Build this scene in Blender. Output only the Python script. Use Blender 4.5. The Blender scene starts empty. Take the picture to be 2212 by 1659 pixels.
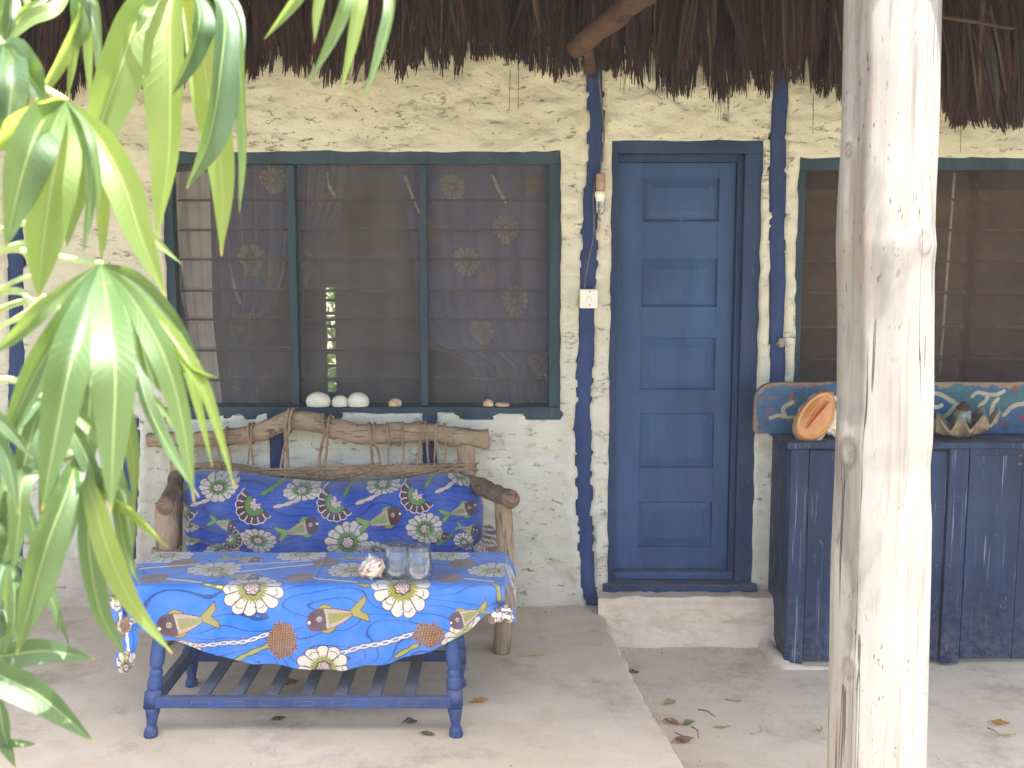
import bpy, bmesh, math, random
import numpy as np
from mathutils import Vector, Matrix

random.seed(7)
rng = np.random.default_rng(7)
SC = bpy.context.scene
COL = SC.collection

# ------------------------------------------------------------------ camera, sky, sun, exposure
F = 2377.0                      # focal length in units of a 2212 px wide frame
EYE = 1.6
PITCH = math.atan(297.5 / F)
cam_d = bpy.data.cameras.new("camera")
cam = bpy.data.objects.new("camera", cam_d)
COL.objects.link(cam)
cam.location = (0, 0, EYE)
cam.rotation_euler = (math.pi / 2 - PITCH, 0, 0)
cam_d.sensor_width = 36
cam_d.lens = 36 * F / 2212
cam_d.clip_start = 0.05
cam_d.clip_end = 1500
cam_d.dof.use_dof = True
cam_d.dof.focus_distance = 3.9
cam_d.dof.aperture_fstop = 11
SC.camera = cam

SUN_EL, SUN_AZ = math.radians(74), math.radians(22)    # azimuth: towards +x from straight behind the camera
S = Vector((math.sin(SUN_AZ) * math.cos(SUN_EL), -math.cos(SUN_AZ) * math.cos(SUN_EL), math.sin(SUN_EL)))
world = bpy.data.worlds.new("World")
SC.world = world
world.use_nodes = True
wn = world.node_tree.nodes
sky = wn.new('ShaderNodeTexSky')
sky.sky_type = 'NISHITA'
sky.sun_disc = False
sky.sun_elevation = SUN_EL
sky.sun_rotation = math.atan2(S.x, S.y)
sky.air_density = 1.0
sky.dust_density = 4.0
world.node_tree.links.new(sky.outputs[0], wn['Background'].inputs[0])
wn['Background'].inputs[1].default_value = 0.15
sun_d = bpy.data.lights.new("sun", 'SUN')
sun_d.energy = 5.0
sun_d.angle = math.radians(0.53)
sun_d.color = (1.0, 0.97, 0.90)
sun = bpy.data.objects.new("sun", sun_d)
COL.objects.link(sun)
sun.rotation_euler = S.to_track_quat('Z', 'Y').to_euler()
SC.view_settings.view_transform = 'Standard'
SC.view_settings.look = 'None'
SC.view_settings.gamma = 1
SC.view_settings.use_curve_mapping = False
SC.view_settings.exposure = 2.28
SC.render.engine = 'CYCLES'
SC.cycles.max_bounces = 10
SC.cycles.diffuse_bounces = 6
SC.cycles.transparent_max_bounces = 24
SC.cycles.caustics_reflective = False
SC.cycles.caustics_refractive = False
SC.cycles.use_denoising = True

# ------------------------------------------------------------------ helpers
def ray(px, py):
    x = (px - 1106) / F
    v = -(py - 829.5) / F
    return Vector((x, math.cos(PITCH) + v * math.sin(PITCH), -math.sin(PITCH) + v * math.cos(PITCH)))
def at(px, py, Y):
    r = ray(px, py)
    return Vector((0, 0, EYE)) + r * (Y / r.y)
def atz(px, py, Z):
    r = ray(px, py)
    return Vector((0, 0, EYE)) + r * ((Z - EYE) / r.z)

def _hash(ix, iy, iz, seed):
    h = (ix * 374761393 + iy * 668265263 + iz * 2147483647 + seed * 144665) & 0xFFFFFFFF
    h = ((h ^ (h >> 13)) * 1274126177) & 0xFFFFFFFF
    h = ((h ^ (h >> 16)) * 2246822519) & 0xFFFFFFFF
    return ((h ^ (h >> 15)) & 0xFFFF) / 65535.0
def vnoise(x, y, z=0.0, seed=0):
    x, y, z = np.broadcast_arrays(np.asarray(x, float), np.asarray(y, float), np.asarray(z, float))
    xi, yi, zi = np.floor(x).astype(np.int64), np.floor(y).astype(np.int64), np.floor(z).astype(np.int64)
    fx, fy, fz = x - xi, y - yi, z - zi
    fx, fy, fz = [f * f * (3 - 2 * f) for f in (fx, fy, fz)]
    r = 0
    for dx in (0, 1):
        for dy in (0, 1):
            for dz in (0, 1):
                w = (fx if dx else 1 - fx) * (fy if dy else 1 - fy) * (fz if dz else 1 - fz)
                r = r + w * _hash(xi + dx, yi + dy, zi + dz, seed)
    return r * 2 - 1
def fbm(x, y, z=0.0, oct=4, seed=0):
    a, r, f = 1.0, 0, 1.0
    for o in range(oct):
        r = r + a * vnoise(np.asarray(x) * f, np.asarray(y) * f, np.asarray(z) * f, seed + o)
        a *= 0.5
        f *= 2.03
    return r

def link(o, parent=None):
    COL.objects.link(o)
    if parent:
        o.parent = parent
    return o
def tag(o, label=None, cat=None, group=None, kind=None):
    if label: o["label"] = label
    if cat: o["category"] = cat
    if group: o["group"] = group
    if kind: o["kind"] = kind
    return o
def empty(name, parent=None, loc=(0, 0, 0)):
    o = bpy.data.objects.new(name, None)
    o.empty_display_size = 0.1
    link(o, parent)
    o.location = loc
    return o
def mobj(name, verts, faces, mat, parent=None, smooth=True, mats=None, fmat=None, col=None):
    me = bpy.data.meshes.new(name)
    verts = np.asarray(verts, dtype=np.float32)
    if isinstance(faces, np.ndarray):
        nf, k = faces.shape
        me.vertices.add(len(verts))
        me.vertices.foreach_set('co', verts.ravel())
        me.loops.add(nf * k)
        me.loops.foreach_set('vertex_index', faces.astype(np.int32).ravel())
        me.polygons.add(nf)
        me.polygons.foreach_set('loop_start', np.arange(nf, dtype=np.int32) * k)
        me.update(calc_edges=True)
        me.validate()
    else:
        me.from_pydata([tuple(map(float, v)) for v in verts], [], faces)
    for m in (mats or [mat]):
        me.materials.append(m)
    if fmat is not None:
        me.polygons.foreach_set('material_index', np.asarray(fmat, dtype=np.int32))
    if smooth:
        me.polygons.foreach_set('use_smooth', np.ones(len(me.polygons), dtype=bool))
    if col is not None:
        ca = me.color_attributes.new('Col', 'FLOAT_COLOR', 'POINT')
        c = np.ones((len(verts), 4), dtype=np.float32)
        c[:, :col.shape[1]] = col
        ca.data.foreach_set('color', c.ravel())
    me.update()
    return link(bpy.data.objects.new(name, me), parent)
def bm_obj(name, bm, mat, parent=None, smooth=False):
    bmesh.ops.recalc_face_normals(bm, faces=bm.faces)
    me = bpy.data.meshes.new(name)
    bm.to_mesh(me)
    bm.free()
    me.materials.append(mat)
    if smooth:
        me.polygons.foreach_set('use_smooth', np.ones(len(me.polygons), dtype=bool))
    return link(bpy.data.objects.new(name, me), parent)
def box(name, x0, x1, y0, y1, z0, z1, mat, parent=None, bev=0.004, seg=2, jit=0.0):
    bm = bmesh.new()
    bmesh.ops.create_cube(bm, size=1)
    for v in bm.verts:
        v.co = Vector((x0 + (v.co.x + .5) * (x1 - x0), y0 + (v.co.y + .5) * (y1 - y0), z0 + (v.co.z + .5) * (z1 - z0)))
        v.co += Vector((random.uniform(-jit, jit), random.uniform(-jit, jit), random.uniform(-jit, jit)))
    if bev:
        bmesh.ops.bevel(bm, geom=list(bm.edges), offset=bev, segments=seg, affect='EDGES', profile=0.6)
    return bm_obj(name, bm, mat, parent)
def grid_faces(nu, nv, off=0, wrap=False):
    i, j = np.meshgrid(np.arange(nu if wrap else nu - 1), np.arange(nv - 1), indexing='ij')
    a = i * nv + j
    b = ((i + 1) % nu) * nv + j
    return (np.stack([a, b, b + 1, a + 1], -1).reshape(-1, 4) + off)
def spline(pts, n):
    P = np.array([tuple(p) for p in pts], float)
    if len(P) == 2:
        t = np.linspace(0, 1, n)[:, None]
        return P[0] * (1 - t) + P[1] * t
    Q = np.vstack([2 * P[0] - P[1], P, 2 * P[-1] - P[-2]])
    out = []
    m = len(P) - 1
    for k in range(n):
        s = k / (n - 1) * m
        i = min(int(s), m - 1)
        t = s - i
        p0, p1, p2, p3 = Q[i:i + 4]
        out.append(0.5 * ((2 * p1) + (-p0 + p2) * t + (2 * p0 - 5 * p1 + 4 * p2 - p3) * t ** 2 + (-p0 + 3 * p1 - 3 * p2 + p3) * t ** 3))
    return np.array(out)
def tube_arr(path, rad, sides=10, noise=0.0, nscale=12.0, flat=1.0, flatdir=None, seed=0, caps=True):
    """rings round a path; returns verts, quad faces (caps closed by collapsing the ends)"""
    P = np.asarray(path, float)
    n = len(P)
    R = np.broadcast_to(np.asarray(rad, float), (n,)).copy()
    T = np.gradient(P, axis=0)
    T /= np.linalg.norm(T, axis=1)[:, None] + 1e-9
    ref = np.array([0, 1.0, 0]) if flatdir is None else np.asarray(flatdir, float)
    if abs(T[n // 2] @ ref) > 0.9:
        ref = np.array([1.0, 0, 0])
    A = np.cross(T, ref)
    A /= np.linalg.norm(A, axis=1)[:, None] + 1e-9
    B = np.cross(A, T)
    if caps:
        P = np.vstack([P[:1], P, P[-1:]])
        A = np.vstack([A[:1], A, A[-1:]])
        B = np.vstack([B[:1], B, B[-1:]])
        R = np.concatenate([[R[0] * 0.05], R, [R[-1] * 0.05]])
    th = np.linspace(0, 2 * math.pi, sides, endpoint=False)
    V = P[None] + np.cos(th)[:, None, None] * A[None] * R[None, :, None] + np.sin(th)[:, None, None] * B[None] * (R * flat)[None, :, None]
    if noise:
        nn = fbm(V[..., 0] * nscale, V[..., 1] * nscale, V[..., 2] * nscale, 3, seed)
        V = V + (V - P[None]) * (nn * noise)[..., None]
    return V.reshape(-1, 3), grid_faces(sides, len(P), wrap=True)
def tube(name, path, rad, mat, parent=None, **k):
    v, f = tube_arr(path, rad, **k)
    return mobj(name, v, f, mat, parent)
def join(parts):
    V, Fc, o = [], [], 0
    for v, f in parts:
        V.append(np.asarray(v, float))
        Fc.append(np.asarray(f) + o)
        o += len(v)
    return np.vstack(V), np.vstack(Fc)
def lathe_arr(prof, sides=24, c=(0, 0, 0), axis=None):
    th = np.linspace(0, 2 * math.pi, sides, endpoint=False)
    pr = np.asarray(prof, float)
    V = np.stack([np.cos(th)[:, None] * pr[None, :, 0], np.sin(th)[:, None] * pr[None, :, 0], np.broadcast_to(pr[None, :, 1], (sides, len(pr)))], -1).reshape(-1, 3)
    if axis is not None:
        M = np.array(Vector(axis).to_track_quat('Z', 'Y').to_matrix())
        V = V @ M.T
    return V + np.asarray(c), grid_faces(sides, len(pr), wrap=True)

# ------------------------------------------------------------------ material helpers
class Nd:
    def __init__(s, name):
        s.m = bpy.data.materials.new(name)
        s.m.use_nodes = True
        s.t = s.m.node_tree
        s.n = s.t.nodes
        s.b = s.n['Principled BSDF']
        s.out = s.n['Material Output']
        s.tc = s.n.new('ShaderNodeTexCoord')
    def L(s, a, b):
        s.t.links.new(a, b)
    def val(s, x, sock):
        if isinstance(x, (int, float)):
            sock.default_value = x
        elif isinstance(x, (tuple, list)):
            sock.default_value = tuple(x) + ((1,) if len(x) == 3 and sock.type == 'RGBA' else ())
        else:
            s.L(x, sock)
    def map(s, scale=(1, 1, 1), rot=(0, 0, 0), loc=(0, 0, 0), src=None):
        m = s.n.new('ShaderNodeMapping')
        m.inputs['Scale'].default_value = scale
        m.inputs['Rotation'].default_value = rot
        m.inputs['Location'].default_value = loc
        s.L(src or s.tc.outputs['Object'], m.inputs['Vector'])
        return m.outputs[0]
    def noise(s, vec=None, scale=5, detail=5, rough=0.6, dist=0.0):
        t = s.n.new('ShaderNodeTexNoise')
        t.inputs['Scale'].default_value = scale
        t.inputs['Detail'].default_value = detail
        t.inputs['Roughness'].default_value = rough
        t.inputs['Distortion'].default_value = dist
        s.L(vec or s.tc.outputs['Object'], t.inputs['Vector'])
        return t.outputs['Fac']
    def voro(s, vec=None, scale=5, feature='F1', out='Distance', rand=1.0):
        t = s.n.new('ShaderNodeTexVoronoi')
        t.feature = feature
        t.inputs['Scale'].default_value = scale
        t.inputs['Randomness'].default_value = rand
        s.L(vec or s.tc.outputs['Object'], t.inputs['Vector'])
        return t.outputs[out]
    def ramp(s, fac, a=0.4, b=0.6, va=0.0, vb=1.0):
        r = s.n.new('ShaderNodeMapRange')
        r.inputs[1].default_value = a
        r.inputs[2].default_value = b
        r.inputs[3].default_value = va
        r.inputs[4].default_value = vb
        s.val(fac, r.inputs[0])
        return r.outputs[0]
    def math(s, op, a, b=0.0):
        m = s.n.new('ShaderNodeMath')
        m.operation = op
        s.val(a, m.inputs[0])
        s.val(b, m.inputs[1])
        return m.outputs[0]
    def mix(s, fac, a, b, mode='MIX'):
        m = s.n.new('ShaderNodeMix')
        m.data_type = 'RGBA'
        m.blend_type = mode
        s.val(fac, m.inputs['Factor'])
        s.val(a, m.inputs['A'])
        s.val(b, m.inputs['B'])
        return m.outputs['Result']
    def bump(s, h, strength=0.3, dist=0.01, prev=None):
        b = s.n.new('ShaderNodeBump')
        b.inputs['Strength'].default_value = strength
        b.inputs['Distance'].default_value = dist
        s.L(h, b.inputs['Height'])
        if prev:
            s.L(prev, b.inputs['Normal'])
        return b.outputs[0]
    def sep(s, src=None):
        x = s.n.new('ShaderNodeSeparateXYZ')
        s.L(src or s.tc.outputs['Object'], x.inputs[0])
        return x.outputs
    def attr(s, name='Col'):
        a = s.n.new('ShaderNodeAttribute')
        a.attribute_name = name
        return a
    def set(s, color=None, rough=None, normal=None, spec=None, **k):
        if color is not None: s.val(color, s.b.inputs['Base Color'])
        if rough is not None: s.val(rough, s.b.inputs['Roughness'])
        if normal is not None: s.L(normal, s.b.inputs['Normal'])
        if spec is not None: s.val(spec, s.b.inputs['Specular IOR Level'])
        for kk, v in k.items():
            s.val(v, s.b.inputs[kk])
        return s.m

def mat_plaster():
    k = Nd('limewashed_mud_plaster')
    big = k.noise(scale=1.6, detail=4)
    mid = k.noise(k.map((9, 9, 16)), scale=1, detail=6)
    c = k.mix(k.ramp(big, .35, .65), (.50, .475, .37), (.58, .56, .465))
    bounce_tint = k.ramp(k.math('ADD', k.sep()[2], k.math('MULTIPLY', k.noise(scale=2.2, detail=5), .9)), 1.15, 1.75, 1, 0)  # lower wall paler and whiter: bounced light put into colour, besides real yellowing above
    c = k.mix(k.math('MULTIPLY', bounce_tint, .5), c, (.62, .61, .525))
    c = k.mix(k.ramp(mid, .45, .75, 0, .5), c, (.45, .40, .285))
    # pits and horizontal cracks where the limewash has flaked
    area = k.ramp(k.noise(scale=2.3, detail=3), .38, .62)
    pits = k.noise(k.map((17, 17, 44)), scale=1, detail=6, rough=.72, dist=.25)
    pm = k.math('MULTIPLY', k.ramp(pits, .61, .66), k.math('ADD', k.math('MULTIPLY', area, .75), .25))
    cr = k.noise(k.map((3.2, 3.2, 15)), scale=1, detail=8, rough=.7, dist=.25)
    cl = k.ramp(k.math('ABSOLUTE', k.math('SUBTRACT', cr, .5)), .0, .010, 1, 0)
    cl = k.math('MULTIPLY', cl, k.ramp(k.noise(k.map((1, 1, 1), loc=(3, 0, 5)), scale=6, detail=4, rough=.7), .56, .64))
    cm = k.math('MAXIMUM', pm, k.math('MULTIPLY', cl, .85))
    c = k.mix(k.math('MULTIPLY', cm, .9), c, (.085, .06, .045))
    # earth splashed up from the floor
    z = k.sep()[2]
    d = k.math('MULTIPLY', k.ramp(k.math('ADD', z, k.math('MULTIPLY', k.noise(scale=7, detail=5), -.5)), -.28, .12, 1, 0), .85)
    xm = k.ramp(k.sep()[0], -1.7, -1.3, 1, .35)
    c = k.mix(k.math('MULTIPLY', d, xm), c, (.40, .29, .21))
    fine = k.noise(scale=70, detail=4)
    n = k.bump(fine, .35, .004)
    n = k.bump(mid, .8, .02, n)
    n = k.bump(k.math('SUBTRACT', 1.0, cm), .8, .008, n)
    return k.set(c, .95, n, .15)

def mat_paint(name, base, base2, wood=(.20, .16, .12), wear=.3, rough=.5, grain=(60, 60, 3), scr=None, scr_amt=.0, spec=.18):
    k = Nd(name)
    g = k.noise(k.map(grain), scale=1, detail=6, rough=.65, dist=.3)
    big = k.noise(scale=2.6, detail=4)
    c = k.mix(k.ramp(big, .32, .68), base, base2)
    c = k.mix(k.ramp(g, .5, .85, 0, .35), c, tuple(x * .55 for x in base))
    w = k.math('MULTIPLY', k.ramp(g, .63, .69), k.ramp(k.noise(scale=5, detail=4), .48, .62))
    c = k.mix(k.math('MULTIPLY', w, wear), c, wood)
    if scr:
        sn = k.noise(k.map((75, 75, 2.2), loc=(1, 2, 3)), scale=1, detail=4, rough=.6)
        sm = k.math('MULTIPLY', k.ramp(sn, .60, .67), k.ramp(k.noise(k.map((3, 3, 1.6)), scale=1, detail=3), .45, .62))
        c = k.mix(k.math('MULTIPLY', sm, scr_amt), c, scr)
    sp = k.ramp(k.noise(scale=90, detail=2), .74, .78)
    c = k.mix(k.math('MULTIPLY', sp, .35), c, (.3, .3, .29))
    chp = k.math('MULTIPLY', k.ramp(k.noise(k.map((34, 34, 16), loc=(6, 6, 2)), scale=1, detail=5, rough=.75), .66, .68), k.ramp(k.noise(scale=3.1, detail=3), .45, .6))
    c = k.mix(k.math('MULTIPLY', chp, min(1.0, wear * 1.3)), c, tuple(min(1, x * .9) for x in wood))
    nz = k.n.new('ShaderNodeNewGeometry')                 # dust lies on faces that look up
    du = k.math('MULTIPLY', k.ramp(k.sep(nz.outputs['Normal'])[2], .35, .95, 0, .55), k.ramp(k.noise(scale=11, detail=5), .3, .65, .35, 1))
    c = k.mix(du, c, (.20, .18, .155))
    zz = k.sep(nz.outputs['Position'])[2]
    spl = k.math('MULTIPLY', k.ramp(zz, -.14, .22, .6, 0), k.ramp(k.noise(scale=28, detail=7, rough=.75), .42, .7))
    c = k.mix(spl, c, (.17, .145, .115))
    br = k.noise(k.map((7, 7, 1.1), loc=(5, 5, 5)), scale=1, detail=5, dist=.4)
    c = k.mix(k.ramp(br, .45, .75, 0, .35), c, tuple(min(1, x * 1.9 + .01) for x in base2))
    n = k.bump(g, .35, .003)
    n = k.bump(k.noise(scale=14, detail=3), .15, .004, n)
    return k.set(c, k.ramp(k.noise(scale=8, detail=4), .3, .7, rough - .1, rough + .15), n, spec)

def mat_log(name, a, b, dark, grain=(40, 40, 5), rough=.8):
    k = Nd(name)
    g = k.noise(k.map(grain), scale=1, detail=6, rough=.65, dist=.5)
    c = k.mix(k.ramp(k.noise(scale=6, detail=4), .35, .65), a, b)
    c = k.mix(k.ramp(g, .52, .72, 0, .8), c, dark)
    ck = k.math('MULTIPLY', k.ramp(k.math('ABSOLUTE', k.math('SUBTRACT', k.noise(k.map(tuple((x * .7 if x == max(grain) else x * .12) for x in grain), loc=(3, 1, 6)), scale=1, detail=2), .5)), 0, .02, 1, 0), k.ramp(k.noise(scale=9, detail=2), .45, .6))
    c = k.mix(k.math('MULTIPLY', ck, .8), c, tuple(x * .4 for x in dark))
    n = k.bump(g, .8, .006)
    n = k.bump(k.math('SUBTRACT', 1.0, ck), .8, .008, n)
    return k.set(c, rough, n, .2)

def mat_simple(name, c, rough=.6, spec=.3, var=.25, scale=12, bump=.2):
    k = Nd(name)
    f = k.noise(scale=scale, detail=5)
    col = k.mix(k.ramp(f, .3, .7), tuple(x * (1 - var) for x in c), tuple(min(1, x * (1 + var)) for x in c))
    return k.set(col, rough, k.bump(f, bump, .004), spec)

def mat_concrete(name, a, b, c3, dirt=(.30, .22, .17)):
    k = Nd(name)
    big = k.noise(scale=1.7, detail=5, rough=.6)
    mid = k.noise(scale=7, detail=6, rough=.65)
    c = k.mix(k.ramp(big, .38, .62), a, b)
    c = k.mix(k.ramp(mid, .45, .7, 0, .7), c, c3)
    st = k.math('MULTIPLY', k.ramp(k.noise(k.map((1, 1, 1), loc=(7, 3, 0)), scale=2.8, detail=7, rough=.72), .53, .68), .65)
    c = k.mix(st, c, dirt)
    sp = k.ramp(k.noise(scale=120, detail=3, rough=.7), .66, .72)
    c = k.mix(k.math('MULTIPLY', sp, .55), c, (.15, .11, .085))
    grit = k.math('MULTIPLY', k.ramp(k.noise(scale=240, detail=2, rough=.7), .60, .66), k.ramp(k.noise(scale=3.2, detail=4), .45, .65))
    c = k.mix(k.math('MULTIPLY', grit, .5), c, (.20, .15, .11))
    pale = k.ramp(k.noise(k.map((1, 1.6, 1), loc=(2, 9, 0)), scale=3.5, detail=6, rough=.7), .56, .7)
    c = k.mix(k.math('MULTIPLY', pale, .5), c, (.58, .53, .46))
    n = k.bump(mid, .25, .006)
    n = k.bump(k.noise(scale=60, detail=4), .2, .003, n)
    return k.set(c, .85, n, .2)

def mat_thatch(name, a, b):
    k = Nd(name)
    gi = k.n.new('ShaderNodeNewGeometry')
    r = gi.outputs['Random Per Island']
    g = k.noise(k.map((90, 90, 4)), scale=1, detail=3)
    c = k.mix(r, a, b)
    r2 = k.math('FRACT', k.math('MULTIPLY', r, 37.7))
    c = k.mix(k.ramp(r2, .72, .8, 0, .8), c, (.055, .047, .042))
    c = k.mix(k.ramp(r2, .92, .95, 0, .9), c, (.13, .085, .05))
    c = k.mix(k.ramp(g, .4, .7, 0, .5), c, tuple(x * .45 for x in a))
    return k.set(c, .75, k.bump(g, .3, .003), .2)

def mat_fabric():
    k = Nd('printed_cotton')
    a = k.attr()
    c = k.mix(k.ramp(k.noise(scale=9, detail=4), .3, .7, 0, .16), a.outputs['Color'], (.35, .42, .6))
    w = k.n.new('ShaderNodeTexWave')
    w.inputs['Scale'].default_value = 260
    k.L(k.tc.outputs['Object'], w.inputs['Vector'])
    n = k.bump(k.noise(k.map((10, 10, 22)), scale=1, detail=4), .3, .008)
    n = k.bump(w.outputs['Fac'], .06, .001, n)
    k.set(c, .85, n, .12)
    k.val(.25, k.b.inputs['Sheen Weight'])
    return k.m

def mat_leaf():
    k = Nd('palmate_leaf')
    a = k.attr()
    s = k.sep(a.outputs['Color'])            # r: |across| 0 at midrib..1 edge, g: along 0..1, b: random per leaflet
    ac, al, rd = s[0], s[1], s[2]
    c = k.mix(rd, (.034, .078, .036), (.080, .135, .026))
    ph = k.math('SUBTRACT', k.math('MULTIPLY', al, 26.0), k.math('MULTIPLY', ac, 2.2))
    vein = k.ramp(k.math('ABSOLUTE', k.math('SUBTRACT', k.math('FRACT', ph), .5)), .0, .10, 1, 0)
    vein = k.math('MULTIPLY', vein, .20)
    c = k.mix(vein, c, (.16, .24, .09))
    mid = k.ramp(ac, .012, .05, 1, 0)
    c = k.mix(mid, c, (.34, .42, .16))
    c = k.mix(k.ramp(al, .965, 1.0), c, (.50, .33, .06))
    blot = k.ramp(k.noise(scale=55, detail=5, rough=.7), .60, .70, 0, .5)
    c = k.mix(blot, c, (.19, .22, .08))
    spt = k.ramp(k.noise(scale=130, detail=3, rough=.7), .67, .71, 0, .75)
    c = k.mix(spt, c, (.10, .06, .03))
    n = k.bump(vein, .5, .002)
    k.set(c, k.ramp(k.noise(scale=30, detail=4), .3, .7, .44, .62), n, .75)
    tr = k.n.new('ShaderNodeBsdfTranslucent')
    tcol = k.mix(rd, (.24, .38, .05), (.50, .62, .11))
    tcol = k.mix(mid, tcol, (.5, .55, .2))
    k.val(tcol, tr.inputs[0])
    mx = k.n.new('ShaderNodeMixShader')
    k.L(k.ramp(rd, 0, 1, .24, .50), mx.inputs[0])
    k.L(k.b.outputs[0], mx.inputs[1])
    k.L(tr.outputs[0], mx.inputs[2])
    k.L(mx.outputs[0], k.out.inputs[0])
    return k.m

def mat_pane(name, tint=(.8, .83, .8), refl=.9, dirt=.12, pw=4.0):
    k = Nd(name)
    lw = k.n.new('ShaderNodeLayerWeight')                 # same on both sides of a thin wall
    fr = k.math('ADD', k.math('MULTIPLY', k.math('POWER', lw.outputs['Facing'], pw), .8), .045)
    t = k.n.new('ShaderNodeBsdfTransparent')
    k.val(tint, t.inputs[0])
    g = k.n.new('ShaderNodeBsdfGlossy')
    g.inputs['Roughness'].default_value = .06
    d = k.n.new('ShaderNodeBsdfDiffuse')
    k.val((.45, .42, .36), d.inputs[0])
    m0 = k.n.new('ShaderNodeMixShader')
    k.L(k.ramp(k.noise(scale=9, detail=5), .4, .75, dirt * .25, dirt), m0.inputs[0])
    k.L(t.outputs[0], m0.inputs[1])
    k.L(d.outputs[0], m0.inputs[2])
    m = k.n.new('ShaderNodeMixShader')
    k.L(k.math('MULTIPLY', fr, refl), m.inputs[0])
    k.L(m0.outputs[0], m.inputs[1])
    k.L(g.outputs[0], m.inputs[2])
    k.L(m.outputs[0], k.out.inputs[0])
    return k.m

def mat_screen(name, c, cover):
    k = Nd(name)
    t = k.n.new('ShaderNodeBsdfTransparent')
    d = k.n.new('ShaderNodeBsdfDiffuse')
    k.val(k.mix(k.ramp(k.noise(k.map((30, 30, 1.5)), scale=1, detail=4), .35, .7), c, tuple(x * .7 for x in c)), d.inputs[0])
    m = k.n.new('ShaderNodeMixShader')
    k.L(k.ramp(k.noise(k.map((4, 4, 1.2)), scale=1, detail=5), .3, .7, cover - .06, cover + .06), m.inputs[0])
    k.L(t.outputs[0], m.inputs[1])
    k.L(d.outputs[0], m.inputs[2])
    k.L(m.outputs[0], k.out.inputs[0])
    return k.m

def mat_post():
    k = Nd('sun_bleached_pole_wood')
    g = k.noise(k.map((36, 36, 2.4)), scale=1, detail=6, rough=.65, dist=.6)
    big = k.noise(k.map((5, 5, 1.7)), scale=1, detail=4, dist=.4)
    c = k.mix(k.ramp(big, .35, .65), (.205, .186, .166), (.265, .25, .232))
    c = k.mix(k.ramp(k.noise(k.map((7, 7, 2.2), loc=(4, 1, 2)), scale=1, detail=4, dist=.5), .58, .74, 0, .65), c, (.22, .135, .085))
    c = k.mix(k.ramp(k.noise(k.map((6, 6, 3), loc=(9, 5, 2)), scale=1, detail=5, dist=.5), .58, .70, 0, .65), c, (.115, .105, .102))
    c = k.mix(k.ramp(g, .52, .70, 0, .6), c, (.105, .085, .07))
    sp = k.ramp(k.noise(k.map((120, 120, 38)), scale=1, detail=3), .62, .68)
    c = k.mix(k.math('MULTIPLY', sp, k.ramp(k.noise(scale=7, detail=3), .45, .6)), c, (.07, .05, .04))
    cr = k.math('ABSOLUTE', k.math('SUBTRACT', k.noise(k.map((13, 13, .22), loc=(2, 2, 0)), scale=1, detail=3, dist=.05), .5))
    crk = k.math('MULTIPLY', k.ramp(cr, 0, .006, 1, 0), k.ramp(k.noise(k.map((5, 5, 1.3), loc=(1, 8, 4)), scale=1, detail=2), .50, .6))
    c = k.mix(k.math('MULTIPLY', crk, .85), c, (.09, .06, .045))
    kn = k.attr().outputs['Color']
    c = k.mix(k.sep(kn)[0], c, (.10, .07, .055))
    n = k.bump(g, .6, .006)
    n = k.bump(k.math('SUBTRACT', 1.0, crk), 1.0, .01, n)
    return k.set(c, .8, n, .15)

def mat_sand():
    k = Nd('coral_sand')
    c = k.mix(k.ramp(k.noise(scale=.5, detail=6), .35, .65), (.17, .16, .11), (.25, .23, .17))
    return k.set(c, .95, k.bump(k.noise(scale=8, detail=6), .4, .03), .1)

M = {}
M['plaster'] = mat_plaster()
M['stud'] = mat_paint('blue_limewash_timber', (0.017, 0.034, 0.1), (0.027, 0.048, 0.128), wear=.5, rough=.6)
M['door'] = mat_paint('blue_door_paint', (0.014, 0.044, 0.112), (0.025, 0.066, 0.158), wood=(.20, .22, .26), wear=.35, rough=.48, spec=.25)
M['frame'] = mat_paint('teal_blue_frame_paint', (0.017, 0.036, 0.05), (0.028, 0.05, 0.066), wear=.5, rough=.5, grain=(50, 50, 4))
M['dframe'] = mat_paint('deep_blue_frame_paint', (0.012, 0.027, 0.07), (0.02, 0.038, 0.092), wear=.55, rough=.45)
M['cab'] = mat_paint('indigo_cabinet_paint', (0.011, 0.021, 0.054), (0.02, 0.034, 0.074), wood=(.16, .17, .19), wear=.9, rough=.5, scr=(.24, .27, .32), scr_amt=.75)
M['table'] = mat_paint('blue_table_paint', (0.014, 0.036, 0.122), (0.024, 0.052, 0.16), wood=(.42, .42, .44), wear=.5, rough=.42, grain=(25, 25, 25), spec=.3)
M['slat'] = mat_paint('dusty_slat_paint', (0.0385, 0.0595, 0.1050), (0.0840, 0.1050, 0.1400), wood=(.35, .34, .32), wear=.5, rough=.65, grain=(30, 4, 30))
M['chip'] = mat_simple('bare_joint_wood', (0.1, 0.11, 0.135), .8, var=.3)
M['log'] = mat_log('weathered_branch', (.235, .165, .10), (.31, .225, .145), (.085, .052, .032), grain=(14, 40, 40))
M['logv'] = mat_log('weathered_upright_branch', (.25, .175, .115), (.33, .245, .165), (.10, .062, .04), grain=(40, 40, 12))
M['logdark'] = mat_log('dark_branch', (.15, .10, .07), (.22, .15, .10), (.07, .045, .035), grain=(18, 40, 40))
M['rope'] = mat_log('coir_rope', (.26, .17, .10), (.34, .23, .14), (.12, .075, .045), grain=(70, 70, 70), rough=.9)
M['rafter'] = mat_log('smoked_rafter_pole', (0.055, 0.031, 0.02), (0.085, 0.05, 0.032), (0.028, 0.016, 0.011), grain=(10, 40, 40))
M['floor'] = mat_concrete('worn_platform_screed', (.575, .47, .335), (.625, .53, .40), (.51, .40, .28))
M['lowfloor'] = mat_concrete('worn_lower_screed', (.585, .49, .355), (.63, .545, .42), (.52, .42, .30))
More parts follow.
